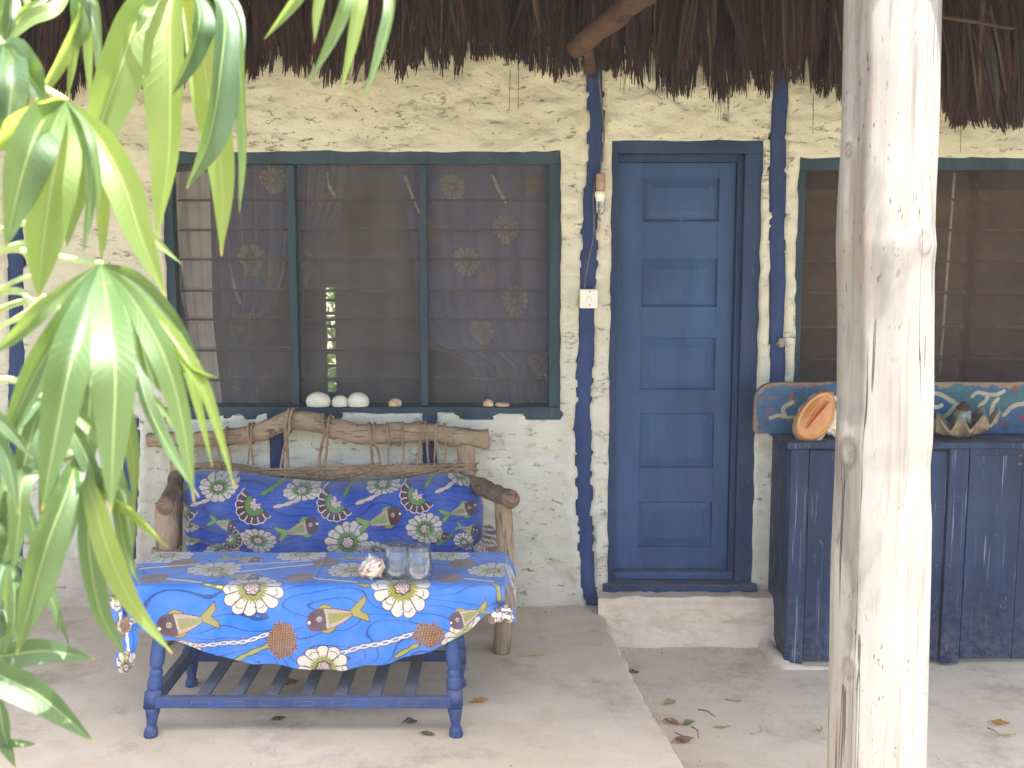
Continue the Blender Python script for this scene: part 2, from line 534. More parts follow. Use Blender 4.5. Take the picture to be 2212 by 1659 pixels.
M['plinth'] = mat_concrete('rough_step_mortar', (.58, .48, .36), (.63, .54, .42), (.48, .36, .26), (.42, .26, .17))
M['sand'] = mat_sand()
M['thatch'] = mat_thatch('palm_thatch', (0.018, 0.0085, 0.0062), (0.07, 0.034, 0.022))
M['thatch2'] = mat_thatch('reddish_palm_thatch', (0.0300, 0.0132, 0.0090), (0.0660, 0.0312, 0.0192))
M['roof'] = mat_simple('thatch_underside', (.13, .09, .06), .95, .1, .5, 18, .8)
M['fabric'] = mat_fabric()
M['leaf'] = mat_leaf()
M['petiole'] = mat_simple('petiole_green', (.30, .38, .14), .5, .4, .3, 30, .1)
M['stem'] = mat_simple('grey_stem', (.30, .26, .19), .85, .2, .35, 25, .5)
M['pane'] = mat_pane('dusty_louvre_glass', (.95, .96, .95))
M['edge'] = mat_simple('black_pane_edge', (.02, .02, .022), .5, .3, .3, 30, .05)
M['edge2'] = mat_simple('rusty_pane_edge', (.10, .07, .055), .6, .3, .3, 30, .05)
M['screen'] = mat_screen('grey_insect_mesh', (.17, .16, .165), .37)
M['screen2'] = mat_screen('brown_insect_mesh', (.10, .07, .058), .37)
M['room'] = mat_simple('dim_room_plaster', (.34, .29, .25), .95, .1, .25, 3, .2)
M['roomlight'] = mat_simple('pale_inner_cloth', (.86, .78, .72), .9, .1, .08, 5, .1)
M['white'] = mat_simple('white_plastic', (.70, .69, .62), .4, .4, .06, 20, .02)
M['brownpl'] = mat_simple('brown_lampholder', (.36, .24, .16), .5, .3, .2, 20, .05)
M['cable'] = mat_simple('dusty_cable', (0.13, 0.11, 0.095), .6, .3, .3, 30, .05)
M['dark'] = mat_simple('dark_pebble', (.05, .03, .035), .6, .3, .4, 20, .4)
M['shellw'] = mat_simple('chalky_shell', (.72, .66, .56), .6, .3, .18, 35, .6)
M['urchin'] = mat_simple('urchin_shell', (.66, .62, .50), .6, .3, .12, 40, .4)
M['shellb'] = mat_simple('tan_shell', (.46, .33, .20), .5, .4, .3, 30, .3)
M['cork'] = mat_simple('brown_cap', (.05, .03, .024), .7, .2, .4, 40, .3)

def mat_glass():
    k = Nd('clear_tumbler_glass')
    k.set((.93, .97, .97), .02)
    k.val(1.0, k.b.inputs['Transmission Weight'])
    k.val(1.48, k.b.inputs['IOR'])
    return k.m
M['glass'] = mat_glass()
M['tumbler'] = mat_pane('clear_tumbler', (.94, .97, .975), 1.2, .05, 2.2)
def mat_attr(name, rough=.6, spec=.3, bump=.25, scale=30):
    k = Nd(name)
    f = k.noise(scale=scale, detail=5)
    c = k.mix(k.ramp(f, .4, .75, 0, .35), k.attr().outputs['Color'], (.17, .13, .11), 'MULTIPLY')
    return k.set(c, rough, k.bump(f, bump, .004), spec)
M['painted'] = mat_attr('old_painted_board', .55)
M['conch'] = mat_attr('glossy_orange_shell', .32, .5, .08, 18)
M['dry'] = mat_attr('dry_leaf', .8, .2, .3, 60)

# ------------------------------------------------------------------ print painter (flat textile print, board paint)
class Print:
    def __init__(s, U, V, base):
        s.U, s.V = np.asarray(U, float).ravel(), np.asarray(V, float).ravel()
        s.C = np.tile(np.array(base, float), (len(s.U), 1))
    def near(s, cx, cy, r):
        return np.nonzero((abs(s.U - cx) < r) & (abs(s.V - cy) < r))[0]
    def put(s, idx, mask, c):
        s.C[idx[mask]] = c
    def loc(s, idx, cx, cy, rot):
        x, y = s.U[idx] - cx, s.V[idx] - cy
        c, t = math.cos(rot), math.sin(rot)
        return x * c + y * t, -x * t + y * c
    def waves(s, freq, c, w=.06, seed=3):
        g = s.V * freq + 2.4 * fbm(s.U * 3.6, s.V * 8, 0, 2, seed) + .35 * np.sin(s.U * 9)
        d = abs(g - np.round(g))
        s.C[d < w] = s.C[d < w] * .2 + np.array(c) * .8
    def line(s, pts, w, c, outline=None, chain=0.0, fill2=None):
        P = spline([(p[0], p[1], 0) for p in pts], 14 * (len(pts) - 1) + 1)[:, :2]
        lo, hi = P.min(0) - .03, P.max(0) + .03
        idx = np.nonzero((s.U > lo[0]) & (s.U < hi[0]) & (s.V > lo[1]) & (s.V < hi[1]))[0]
        if not len(idx): return
        best = np.full(len(idx), 9.0); arc = np.zeros(len(idx)); acc = 0.0
        q = np.stack([s.U[idx], s.V[idx]], 1)
        for a, b in zip(P[:-1], P[1:]):
            d = b - a; L = np.linalg.norm(d) + 1e-9
            t = np.clip(((q - a) @ d) / L ** 2, 0, 1)
            dist = np.linalg.norm(q - a - t[:, None] * d, axis=1)
            m = dist < best
            best[m] = dist[m]; arc[m] = acc + t[m] * L
            acc += L
        ww = w * (1 + (.55 * np.abs(np.sin(arc * math.pi / chain)) - .35 if chain else 0))
        if outline: s.put(idx, best < ww + .0034, outline)
        s.put(idx, best < ww, c)
        if fill2 is not None and chain:
            s.put(idx, (best < ww * .45) & (np.abs(np.sin(arc * math.pi / chain)) > .7), fill2)
    def daisy(s, cx, cy, r, rot=0, sy=1.0, n=13, green=(.215, .225, .025), cream=(.43, .41, .35), dark=(.055, .022, .026), pink=(.40, .31, .28), a0=None, a1=None, seed=0):
        idx = s.near(cx, cy, r * 1.3)
        x, y = s.loc(idx, cx, cy, rot)
        y = y / sy
        rho, th = np.hypot(x, y), np.arctan2(y, x)
        R = r * (.80 + .2 * np.sqrt(np.abs(np.cos(n * th / 2)))) * (1 + .07 * np.sin(3 * th + seed))
        ok = np.ones(len(idx), bool) if a0 is None else ((np.mod(th - a0, 2 * math.pi)) < (a1 - a0))
        lw = .0036
        s.put(idx, ok & (rho < R + lw), dark)
        s.put(idx, ok & (rho < R), cream)
        sepm = (np.abs(np.cos(n * th / 2)) * rho < lw * .9 * n / 2 * .55) & (rho > .4 * r)
        s.put(idx, ok & (rho < R) & sepm, dark)
        arc = (np.abs(rho - R * .80 - .02 * r * np.sin(n * th)) < lw * .35) & (np.sin(n * th / 2 + 1) > 0)
        s.put(idx, ok & arc, dark)
        g = r * (.50 + .045 * np.sin(31 * th) + .03 * np.sin(47 * th + 1))
        s.put(idx, ok & (rho < g), green)
        s.put(idx, ok & (rho < g) & (rho > .3 * r) & (np.sin(60 * th) > .75), tuple(v * .45 for v in green))
        c0 = r * (.24 + .025 * np.sin(7 * th))
        s.put(idx, ok & (rho < c0 + lw * 1.6), dark)
        s.put(idx, ok & (rho < c0), pink)
        s.put(idx, ok & (rho < c0) & (np.abs(np.sin(rho / r * 46) + np.sin(6 * th)) < .35), dark)
    def fan(s, cx, cy, r, rot, green=(.13, .30, .03), dark=(.055, .02, .016), cream=(.55, .45, .38)):
        idx = s.near(cx, cy, r * 1.3)
        x, y = s.loc(idx, cx, cy, rot)
        rho, th = np.hypot(x, y), np.arctan2(y, x)
        n = 15
        ok = np.abs(th) < 1.75
        R = r * (.92 + .08 * np.abs(np.cos(n * th / 2)))
        s.put(idx, ok & (rho < R + .004), cream)
        s.put(idx, ok & (rho < R), dark)
        s.put(idx, ok & (rho < R * .97) & (np.abs(np.cos(n * th / 2)) < .28) & (rho > .62 * r), cream)
        s.put(idx, ok & (rho < .55 * r), green)
        s.put(idx, (rho < (.30 + .04 * np.sin(7 * th)) * r) & (np.abs(th) < 2.4), (.08, .03, .03))
        s.put(idx, (rho < (.27 + .04 * np.sin(7 * th)) * r) & (np.abs(th) < 2.4), (.55, .40, .36))
        s.put(idx, (rho < .27 * r) & (np.abs(np.sin(rho / r * 50) + np.sin(5 * th)) < .3), (.1, .04, .04))
    def fish(s, cx, cy, L, rot, flip=1, yel=(.235, .215, .02), dark=(.065, .025, .028), pink=(.36, .31, .22), grn=(.19, .23, .02)):
        idx = s.near(cx, cy, L * .75)
        x, y = s.loc(idx, cx, cy, rot)
        x = x * flip / L        # head at -x
        y = y / L
        ol = .012
        def half(t):            # body half height
            t = np.clip(t, 0, 1)
            return .19 * np.sqrt(np.clip(np.sin(np.pi * np.clip(t, 0, 1) ** .72), 0, 1)) * (1 - .45 * t) + .012
        t = (x + .5) / .74
        body = (t > 0) & (t < 1) & (np.abs(y) < half(t))
        bodyo = (t > -.02) & (t < 1.02) & (np.abs(y) < half(t) + ol)
        tail = (x > .2) & (x < .5) & (np.abs(y + .02) < .02 + (x - .2) * .62) & (np.abs(y + .02) > (x - .38) * .9 - .0)
        tailo = (x > .19) & (x < .515) & (np.abs(y + .02) < .035 + (x - .2) * .64) & (np.abs(y + .02) > (x - .40) * .9)
        fin = (np.abs(y) < half(t) + .065 * np.clip(np.sin((x + .32) * 11), 0, 1)) & (x > -.32) & (x < .22)
        fino = (np.abs(y) < half(t) + .015 + .065 * np.clip(np.sin((x + .32) * 11), 0, 1)) & (x > -.33) & (x < .23)
        s.put(idx, fino | tailo, dark)
        s.put(idx, fin, yel)
        s.put(idx, tail, yel)
        s.put(idx, tail & (np.abs(np.sin(np.arctan2(y + .02, x - .1) * 24)) < .3), (.25, .2, .02))
        s.put(idx, bodyo, dark)
        s.put(idx, body, pink)
        s.put(idx, body & (np.abs(y) < half(t) * .55) & (x > -.16), grn)
        gx = (np.abs(np.sin((x + y) * 70)) < .30) | (np.abs(np.sin((x - y) * 70)) < .30)
        s.put(idx, body & gx & (x > -.2), (.22, .10, .10))
        head = body & (x + .6 * y * y < -.2 + .01)
        s.put(idx, head, dark)
        s.put(idx, body & (np.abs(x + .6 * y * y + .19) < .008), pink)
        e = np.hypot(x + .31, y + .02)
        s.put(idx, body & (np.abs(e - .035) < .008), pink)
        s.put(idx, body & (e < .014), pink)
        s.put(idx, body & (np.hypot(x + .47, y) < .025), (.7, .65, .65))
    def seed(s, cx, cy, rx, ry, rot=0, sd=0):
        idx = s.near(cx, cy, max(rx, ry) * 1.4)
        x, y = s.loc(idx, cx, cy, rot)
        th = np.arctan2(y / ry, x / rx)
        rho = np.hypot(x / rx, y / ry)
        edge = 1 + .13 * vnoise(th * 9, rho * 2, 0, int(sd) % 9) + .05 * np.sin(5 * th + sd)
        s.put(idx, rho < edge, (.10, .024, .024))
        s.put(idx, rho < edge * .82, (.09, .03, .018))
        k = 2 * math.pi / .017
        a, b = np.sin(x * k) , np.sin(y * k + np.floor(x / .017) * 1.6)
        s.put(idx, (rho < edge * .86) & (a * b > .18), (.19, .095, .02))
        s.put(idx, (rho < edge * .8) & (a * b < -.55), (.26, .155, .035))
        s.put(idx, (rho > edge * .86) & (rho < edge) & (np.sin(40 * th) > .6), (.26, .19, .13))

# ------------------------------------------------------------------ ground and floors
WY = 4.78                        # front face of the house wall
LOW = -0.14                      # lower floor in front of the door
n = 60
gx = np.linspace(-1, 1, n); gx = np.sign(gx) * (abs(gx) ** 3) * 70
X, Y = np.meshgrid(gx, gx, indexing='ij')
Z = -0.24 + 0.03 * fbm(X * .7, Y * .7, 0, 3, 2) - 0.02
inner = (abs(X) < 6) & (Y > 1.0) & (Y < 9)
Z = np.where(inner, -0.30, Z)
tag(mobj('ground', np.stack([X, Y, Z], -1).reshape(-1, 3), grid_faces(n, n), M['sand']), 'pale coral sand ground in front of the porch', kind='structure')

# raised platform with a worn rounded edge towards the door
edge_px = [(1290, 1318), (1300, 1345), (1318, 1385), (1338, 1422), (1352, 1462), (1372, 1500), (1392, 1535), (1415, 1575), (1440, 1615), (1470, 1659)]
ep = [atz(px, py, 0) for px, py in edge_px]
eys = np.array([p.y for p in ep][::-1]); exs = np.array([p.x for p in ep][::-1])
def edge_x(y):
    y = np.asarray(y, float)
    return np.interp(y, eys, exs) + .006 * vnoise(y * 16, 0, 0, 4) + .004 * vnoise(y * 43, 0, 0, 9)
ys = np.linspace(2.05, WY + .06, 150)
us = np.concatenate([np.linspace(0, 1, 120) ** .8, [1.0] * 7])
bull = [(0.012, -.002), (.020, -.008), (.025, -.018), (.027, -.04), (.027, -.09), (.026, -.15), (.026, -.26)]
V = []
for i, u in enumerate(us):
    ex = edge_x(ys)
    x0 = -5.0
    if i < 120:
        x = x0 + (ex - x0) * u
        z = .004 * fbm(x * 2.2, ys * 2.2, 0, 4, 6) * np.minimum(1, (1.0 - u) * 30)
    else:
        dx, dz = bull[i - 120]
        x = ex + dx + (.006 * vnoise(ys * 20, i, 0, 3) if i > 122 else 0)
        z = np.full_like(ys, dz)
    V.append(np.stack([x, ys, z], -1))
V = np.array(V)
fr = V[:, :1].copy(); fr[..., 2] = -.26            # outer riser
fr[..., 1] -= .01
V = np.concatenate([fr, V], axis=1)
tag(mobj('raised_porch_floor', V.reshape(-1, 3), grid_faces(V.shape[0], V.shape[1]), M['floor']), 'raised beige screed platform carrying the bench and table', kind='structure')
nx, ny = 120, 100
X, Y = np.meshgrid(np.linspace(.25, 5, nx), np.linspace(2.05, WY + .06, ny), indexing='ij')
Z = LOW + .005 * fbm(X * 2, Y * 2, 0, 4, 11)
Z[:, 0] = -.3
tag(mobj('lower_porch_floor', np.stack([X, Y, Z], -1).reshape(-1, 3), grid_faces(nx, ny), M['lowfloor']), 'lower grey beige screed floor before the blue door', kind='structure')

# ------------------------------------------------------------------ house
house = empty('thatched_house', loc=(0, 0, 0))
tag(house, 'cream mud-plastered house with blue timber, blue door and thatch eave', 'house')
P_ = lambda px, py, Y=WY: at(px, py, Y)
W1 = (P_(352, 500).x, P_(1212, 500).x, P_(700, 893).z, P_(700, 326).z)      # x0,x1,z0,z1
DR = (P_(1318, 700).x, P_(1640, 700).x, P_(1450, 1268).z, P_(1450, 303).z)
W2 = (P_(1722, 500).x, 2.95, .80, P_(2000, 340).z)
STUDS = [
    [(285, 905), (283, 1000), (280, 1100), (275, 1200), (272, 1300)],
    [(28, -60), (30, 200), (32, 470), (34, 600), (36, 720), (36, 1000), (36, 1306)],
    [(1278, 100), (1285, 200), (1289, 270), (1284, 340), (1276, 440), (1271, 560), (1268, 640), (1266, 760), (1260, 880), (1260, 980), (1262, 1080), (1266, 1180), (1272, 1260), (1284, 1312)],
    [(1690, 120), (1686, 200), (1682, 280), (1679, 360), (1680, 480), (1680, 600), (1678, 700), (1680, 780), (1680, 860)],
    [(597, 900), (597, 960), (598, 1060), (598, 1300)],
    [(928, 900), (928, 1000), (928, 1060), (928, 1300)],
]
def build_wall():
    h = .0125
    xs = np.arange(-3.6, 3.6 + h, h); zs = np.arange(-.27, 3.0 + h, h)
    # snap grid lines to the opening edges
    for lo in (W1[0], W1[1], DR[0], DR[1], W2[0], W2[1]):
        xs[np.argmin(abs(xs - lo))] = lo
    for lo in (W1[2], W1[3], DR[2], DR[3], W2[2], W2[3]):
        zs[np.argmin(abs(zs - lo))] = lo
    X, Zg = np.meshgrid(xs, zs, indexing='ij')
    y = .010 * fbm(X * 2.0, Zg * 2.6, 0, 3, 21) + .010 * fbm(X * 8, Zg * 15, 0, 5, 31)
    y += .004 * np.maximum(0, fbm(X * 20, Zg * 38, 0, 3, 41))
    # plaster swells between the timbers beside the door
    for st in STUDS:
        pts = np.array([tuple(P_(*p)) for p in st])
        o = np.argsort(pts[:, 2])
        cx = np.interp(Zg, pts[o, 2], pts[o, 0])
        inz = (Zg > pts[:, 2].min() - .02) & (Zg < pts[:, 2].max() + .02)
        d = abs(X - cx + .006 * vnoise(Zg * 30, 1, 0, 5) + .004 * vnoise(Zg * 80, 1, 0, 6))
        y -= np.where(inz, .012 * np.exp(-((d - .055) / .03) ** 2), 0)
        y += np.where(inz & (d < .031), .030, 0)
    xo = X + .004 * fbm(X * 14, Zg * 14, 3, 2, 51)
    zo = Zg + .005 * fbm(X * 10, Zg * 14, 7, 3, 61)
    V = np.stack([xo, WY + y, zo], -1)
    nx, nz = len(xs), len(zs)
    f = grid_faces(nx, nz)
    cx = (X[:-1, :-1] + X[1:, 1:]).ravel() / 2; cz = (Zg[:-1, :-1] + Zg[1:, 1:]).ravel() / 2
    keep = np.ones(len(f), bool)
    for (a, b, c, d) in (W1, DR, W2):
        keep &= ~((cx > a) & (cx < b) & (cz > c) & (cz < d))
    f = f[keep]
    bm = bmesh.new()
    me = bpy.data.meshes.new('t')
    me.from_pydata(V.reshape(-1, 3).tolist(), [], f.tolist())
    bm.from_mesh(me); bpy.data.meshes.remove(me)
    bmesh.ops.delete(bm, geom=[v for v in bm.verts if not v.link_faces], context='VERTS')
    be = [e for e in bm.edges if e.is_boundary]
    r = bmesh.ops.extrude_edge_only(bm, edges=be)
    for v in r['geom']:
        if isinstance(v, bmesh.types.BMVert):
            v.co.y = WY + .20
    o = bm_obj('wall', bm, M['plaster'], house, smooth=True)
    return o
build_wall()
for i, st in enumerate(STUDS):
    w = (.036, .040, .041, .036, .034, .034)[i]
    path = spline([P_(*p, WY + .016) for p in st], 60)
    path[:, 0] += .003 * np.sin(np.linspace(0, 20, 60)) 
    tube('timber_post', path, np.full(60, w) * (1 + .06 * vnoise(np.linspace(0, 12, 60), i)), M['stud'], house, sides=20, flat=.55, flatdir=(0, 1, 0), noise=.05, nscale=14)

# rough plinth below the door sill, swelling at its foot
nx, nz = 160, 80
X, T = np.meshgrid(np.linspace(DR[0] - .05, 1.30, nx), np.linspace(0, 1, nz), indexing='ij')
ztop = DR[2] - .012
Zp = np.where(T < .25, ztop, ztop - (ztop - LOW + .03) * ((T - .25) / .75))
prof = np.where(T < .25, WY + .10 - .22 * (T / .25), WY - .12 - .035 * ((T - .25) / .75) ** 3)
prof = prof + .015 * fbm(X * 7, T * 4, 0, 5, 71) - .01
prof = prof + .02 * np.exp(-((T - .27) / .06) ** 2)
Zp = Zp + np.where(T < .25, .004, .0) * fbm(X * 20, T * 10, 0, 3, 72)
tag(mobj('plinth', np.stack([X, prof, Zp], -1).reshape(-1, 3), grid_faces(nx, nz), M['plinth'], house))

# ---- windows
def window(op, mull_px, blades_z, blade_xs, fm, screen, edge, name='window'):
    w = empty(name, house)
    x0, x1, z0, z1 = op
    y0, y1 = WY + .022, WY + .085
    box('head', x0 - .03, x1 + .03, y0, y1, z1 - .052, z1 + .03, fm, w, .005, jit=.002)
    box('jamb', x0 - .03, x0 + .038, y0 + .004, y1, z0, z1 - .054, fm, w, .005, jit=.002)
    box('jamb', x1 - .050, x1 + .03, y0 + .004, y1, z0, z1 - .054, fm, w, .005, jit=.002)
    box('sill', x0 - .03, x1 + .03, y0 - .018, y1 + .06, z0 - .03, z0 + .026, fm, w, .006, jit=.002)
    for m in mull_px:
        cx = at(m, 600, y0).x
        box('mullion', cx - .017, cx + .017, y0 + .002, y1 - .004, z0 + .032, z1 - .056, fm, w, .005, jit=.0015)
    ys = y1 + .004
    v = [(x0, ys, z0 + .031), (x1, ys, z0 + .031), (x1, ys, z1 - .05), (x0, ys, z1 - .05)]
    mobj('insect_screen', v, [(0, 1, 2, 3)], screen, w, smooth=False)
    base = None
    for (bx0, bx1) in blade_xs:
        me = None
        for i in range(len(blades_z) - 1):
            zc0, zc1 = blades_z[i + 1], blades_z[i]
            # glass blade, slightly open, dark ground lower edge
            yb = y1 + .075
            hh = zc1 - zc0
            vs, fs, fm_ = [], [], []
            def quadbox(xa, xb, ya, yb_, za, zb, t, mi):
                o = len(vs)
                vs.extend([(xa, ya, za), (xb, ya, za), (xb, yb_, zb), (xa, yb_, zb), (xa, ya + t, za), (xb, ya + t, za), (xb, yb_ + t, zb), (xa, yb_ + t, zb)])
                fs.extend([(o, o + 1, o + 2, o + 3), (o + 7, o + 6, o + 5, o + 4), (o, o + 4, o + 5, o + 1), (o + 3, o + 2, o + 6, o + 7), (o, o + 3, o + 7, o + 4), (o + 1, o + 5, o + 6, o + 2)])
                fm_.extend([mi] * 6)
            quadbox(bx0, bx1, yb - .028, yb + .028, zc0 + .010, zc1 + .012, .004, 0)
            quadbox(bx0, bx1, yb - .034, yb - .030, zc0 - .004, zc0 + .007, .008, 1)
            mobj('louvre_blade', vs, fs, None, w, smooth=False, mats=[M['pane'], edge], fmat=fm_)
    return w
lz = [at(700, p, WY + .16).z for p in (352, 434, 498, 561, 628, 690, 756, 820, 884)]
bay = [(W1[0] + .03, at(626, 600, WY + .1).x), (at(640, 600, WY + .1).x, at(908, 600, WY + .1).x), (at(922, 600, WY + .1).x, W1[1] - .05)]
window(W1, (632, 915), lz, bay, M['frame'], M['screen'], M['edge'])
lz2 = [at(1800, p, WY + .16).z for p in (365, 432, 498, 565, 632, 706, 775, 840, 905)]
window(W2, (), lz2, [(W2[0] + .03, 2.02), (2.06, W2[1] - .05)], M['frame'], M['screen2'], M['edge2'])

# ---- door: frame, stiles, rails and raised panels
door = empty('door', house)
x0, x1, z0, z1 = DR
fy = WY + .021
box('jamb', x0 - .02, x0 + .030, fy, fy + .11, z0 + .02, z1 - .05, M['dframe'], door, .005, jit=.002)
box('jamb', x1 - .075, x1 + .02, fy, fy + .05, z0 + .02, z1 - .05, M['dframe'], door, .005, jit=.002)
box('jamb_stop', x1 - .098, x1 - .073, fy + .035, fy + .11, z0 + .04, z1 - .06, M['dframe'], door, .004)
box('head', x0 - .03, x1 + .03, fy - .004, fy + .11, z1 - .052, z1 + .015, M['dframe'], door, .006, jit=.003)
box('head_stop', x0 + .032, x1 - .077, fy + .045, fy + .11, z1 - .085, z1 - .053, M['dframe'], door, .004)
box('threshold', x0 - .02, x1 + .02, fy - .05, fy + .11, z0 - .03, z0 + .022, M['dframe'], door, .006, jit=.003)
box('threshold_step', x0 + .032, x1 - .077, fy + .02, fy + .11, z0 + .023, z0 + .055, M['door'], door, .005, jit=.002)
ly = fy + .066
dx0, dx1 = x0 + .031, x1 - .099
dz0, dz1 = z0 + .057, z1 - .087
px0, px1 = at(1385, 700, ly).x, at(1547, 700, ly).x
box('stile', dx0, px0, ly, ly + .035, dz0, dz1, M['door'], door, .003)
box('stile', px1, dx1, ly, ly + .035, dz0, dz1, M['door'], door, .003)
pan = [(385, 478), (560, 662), (730, 842), (893, 1010), (1085, 1182)]
rz = [dz1] + [v for a, b in pan for v in (at(1460, a, ly).z, at(1460, b, ly).z)] + [dz0]
for i in range(0, len(rz), 2):
    box('rail', px0 - .001, px1 + .001, ly + .001, ly + .034, rz[i + 1], rz[i], M['door'], door, .003)
for i, (a, b) in enumerate(pan):
    zt, zb = at(1460, a, ly).z, at(1460, b, ly).z
    box('panel', px0 - .004, px1 + .004, ly + .020, ly + .032, zb - .004, zt + .004, M['door'], door, .0)
    bm = bmesh.new()                     # raised field with sloping margins
    a0, a1, b0, b1 = px0 + .008, px1 - .008, zb + .008, zt - .008
    g = .036
    q = [bm.verts.new(c) for c in ((a0, ly + .0195, b0), (a1, ly + .0195, b0), (a1, ly + .0195, b1), (a0, ly + .0195, b1),
                                   (a0 + g, ly + .0125, b0 + g), (a1 - g, ly + .0125, b0 + g), (a1 - g, ly + .0125, b1 - g), (a0 + g, ly + .0125, b1 - g))]
    for fc in ((4, 5, 6, 7), (0, 1, 5, 4), (1, 2, 6, 5), (2, 3, 7, 6), (3, 0, 4, 7)):
        bm.faces.new([q[k_] for k_ in fc])
    bm_obj('panel_field', bm, M['door'], door)

# ---- dark rooms behind the windows
def room_shell(x0, x1, slot=None):
    yb, zt = 8.4, 2.75
    parts = []
    def sheet(p, q, r, s):
        parts.append((np.array([p, q, r, s], float), np.array([[0, 1, 2, 3]])))
    yf = WY + .21
    sheet((x0, yf, -.05), (x1, yf, -.05), (x1, yb, -.05), (x0, yb, -.05))
    sheet((x0, yf, zt), (x1, yf, zt), (x1, yb, zt), (x0, yb, zt))
    sheet((x0, yf, -.05), (x0, yb, -.05), (x0, yb, zt), (x0, yf, zt))
    sheet((x1, yf, -.05), (x1, yb, -.05), (x1, yb, zt), (x1, yf, zt))
    if slot:
        a, b, c, d = slot
        for (p0, p1, q0, q1) in ((x0, a, -.05, zt), (b, x1, -.05, zt), (a, b, -.05, c), (a, b, d, zt)):
            sheet((p0, yb, q0), (p1, yb, q0), (p1, yb, q1), (p0, yb, q1))
        for zz in np.linspace(c + .1, d - .1, 7):
            v, f = tube_arr([(a, yb, zz), (b, yb, zz)], .012, sides=6, caps=False)
            parts.append((v, f))
    else:
        sheet((x0, yb, -.05), (x1, yb, -.05), (x1, yb, zt), (x0, yb, zt))
    v, f = join(parts)
    mobj('room', v, f, M['room'], house, smooth=False)
s0, s1 = at(704, 620, 8.4), at(727, 846, 8.4)
room_shell(-3.5, .34, (s0.x, s1.x, s1.z, s0.z))
room_shell(.38, 3.5)

# ---- porch roof overhead (thatch on poles), and the inner thatch fringe over the wall
def roof_panel(y0, z0, y1, z1, xa, xb, th):
    nx, ny = 160, 40
    out = []
    for side in (0, 1):
        X, T = np.meshgrid(np.linspace(xa, xb, nx), np.linspace(0, 1, ny), indexing='ij')
        yy = y0 + (y1 - y0) * T
        zz = z0 + (z1 - z0) * T + side * th + .02 * fbm(X * 3, T * 12, side, 4, 91)
        yy = yy + np.where(T == 0, .05 * fbm(X * 9, 0, 0, 3, 92), 0)
        out.append((np.stack([X, yy, zz], -1).reshape(-1, 3), grid_faces(nx, ny)))
    v, f = join(out)
    a = np.arange(nx - 1) * ny
    rim = np.stack([a, a + ny, a + ny + nx * ny, a + nx * ny], -1)
    return v, np.vstack([f, rim])
v, f = roof_panel(2.25, 2.50, 6.6, 4.3, -5.2, 5.2, .22)
roof = mobj('roof', v, f, M['roof'], house, smooth=False)
v, f = roof_panel(10.9, 2.50, 6.6, 4.3, -5.2, 5.2, .22)
mobj('roof', v, f, M['roof'], house, smooth=False)
tube('wall_plate', [(-5, 2.50, 2.47), (5, 2.50, 2.47)], .045, M['rafter'], roof, noise=.1, sides=12)
for x in np.arange(-4.8, 5.0, .8):
    tube('rafter', [(x, 2.40, 2.48), (x + .05, 4.6, 3.42), (x, 6.5, 4.2)], .035, M['rafter'], roof, noise=.1)
for x in (-3.58, 3.58):                                   # side walls of the house
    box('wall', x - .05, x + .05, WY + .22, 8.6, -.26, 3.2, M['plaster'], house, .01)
for (xa, xb) in ((-3.5, s0.x - .04), (s1.x + .04, 3.5)):
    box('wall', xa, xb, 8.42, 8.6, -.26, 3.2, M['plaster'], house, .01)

TIP = [(-300, 185), (100, 190), (150, 200), (330, 188), (400, 180), (530, 172), (560, 165), (700, 168), (800, 160), (870, 168), (950, 158), (1000, 164), (1012, 138), (1075, 130),
       (1130, 152), (1200, 168), (1250, 152), (1300, 164), (1360, 184), (1420, 200), (1500, 203), (1560, 214), (1640, 206), (1700, 196), (1800, 207), (1900, 215),
       (2000, 235), (2060, 262), (2120, 258), (2150, 268), (2210, 272), (2600, 262)]
tipx = np.array([t[0] for t in TIP]); tipy = np.array([t[1] for t in TIP])
def fringe(name, n, pxa, pxb, dep, dz, seed, mat, wmul=1.0, zroot=2.86, lift=0.0, spread=.06):
    r = np.random.default_rng(seed)
    vs, fs = [], []
    K = 5
    left = 0
    for i in range(n):
        if left == 0:                                   # a new tuft: strands share root, lean and length
            left = int(r.integers(5, 22))
            cpx = r.uniform(pxa, pxb)
            cty = r.normal(0, 7) - (abs(r.normal(0, 26)) if r.random() < .35 else 0)
            clean = r.normal(0, .09) + .10 * float(vnoise(cpx / 60.0, 5, 0, seed))
            cdy = r.uniform(-.05, .05)
            wid = r.uniform(5, 16)
        left -= 1
        off = r.uniform(-1, 1)
        px = cpx + off * wid
        ty = float(np.interp(px, tipx, tipy)) + cty + r.normal(0, 6) - 4 * off * off - lift
        Y = dep + cdy + r.uniform(-.015, .015)
        tip = at(px, ty, Y)
        ln = zroot + r.uniform(-.05, .05) - tip.z
        lean = clean + off * .05 + r.normal(0, spread * .4)
        root = Vector((tip.x - lean * ln, tip.y + ln * r.uniform(.2, .35) + .02, tip.z + ln))
        w = (r.uniform(.003, .0055) if r.random() < .6 else r.uniform(.006, .011)) * wmul
        bend = r.normal(0, .014)
        ang = r.uniform(-.9, .9)
        sx, sy = math.cos(ang), math.sin(ang)
        o = len(vs)
        for k in range(K):
            t = k / (K - 1)
            c = root.lerp(tip, t)
            c.x += bend * math.sin(t * math.pi) ; c.y -= .03 * math.sin(t * math.pi)
            ww = w * (1.0 if t < .8 else 1 - .75 * (t - .8) / .2)
            vs += [(c.x - sx * ww, c.y - sy * ww, c.z), (c.x, c.y - ww * .7, c.z), (c.x + sx * ww, c.y + sy * ww, c.z)]
            if k:
                b = o + 3 * k
                fs += [(b - 3, b - 2, b + 1, b), (b - 2, b - 1, b + 2, b + 1)]
    o = mobj(name, vs, np.array(fs), mat, house, smooth=False)
    o["kind"] = "stuff"
    return o
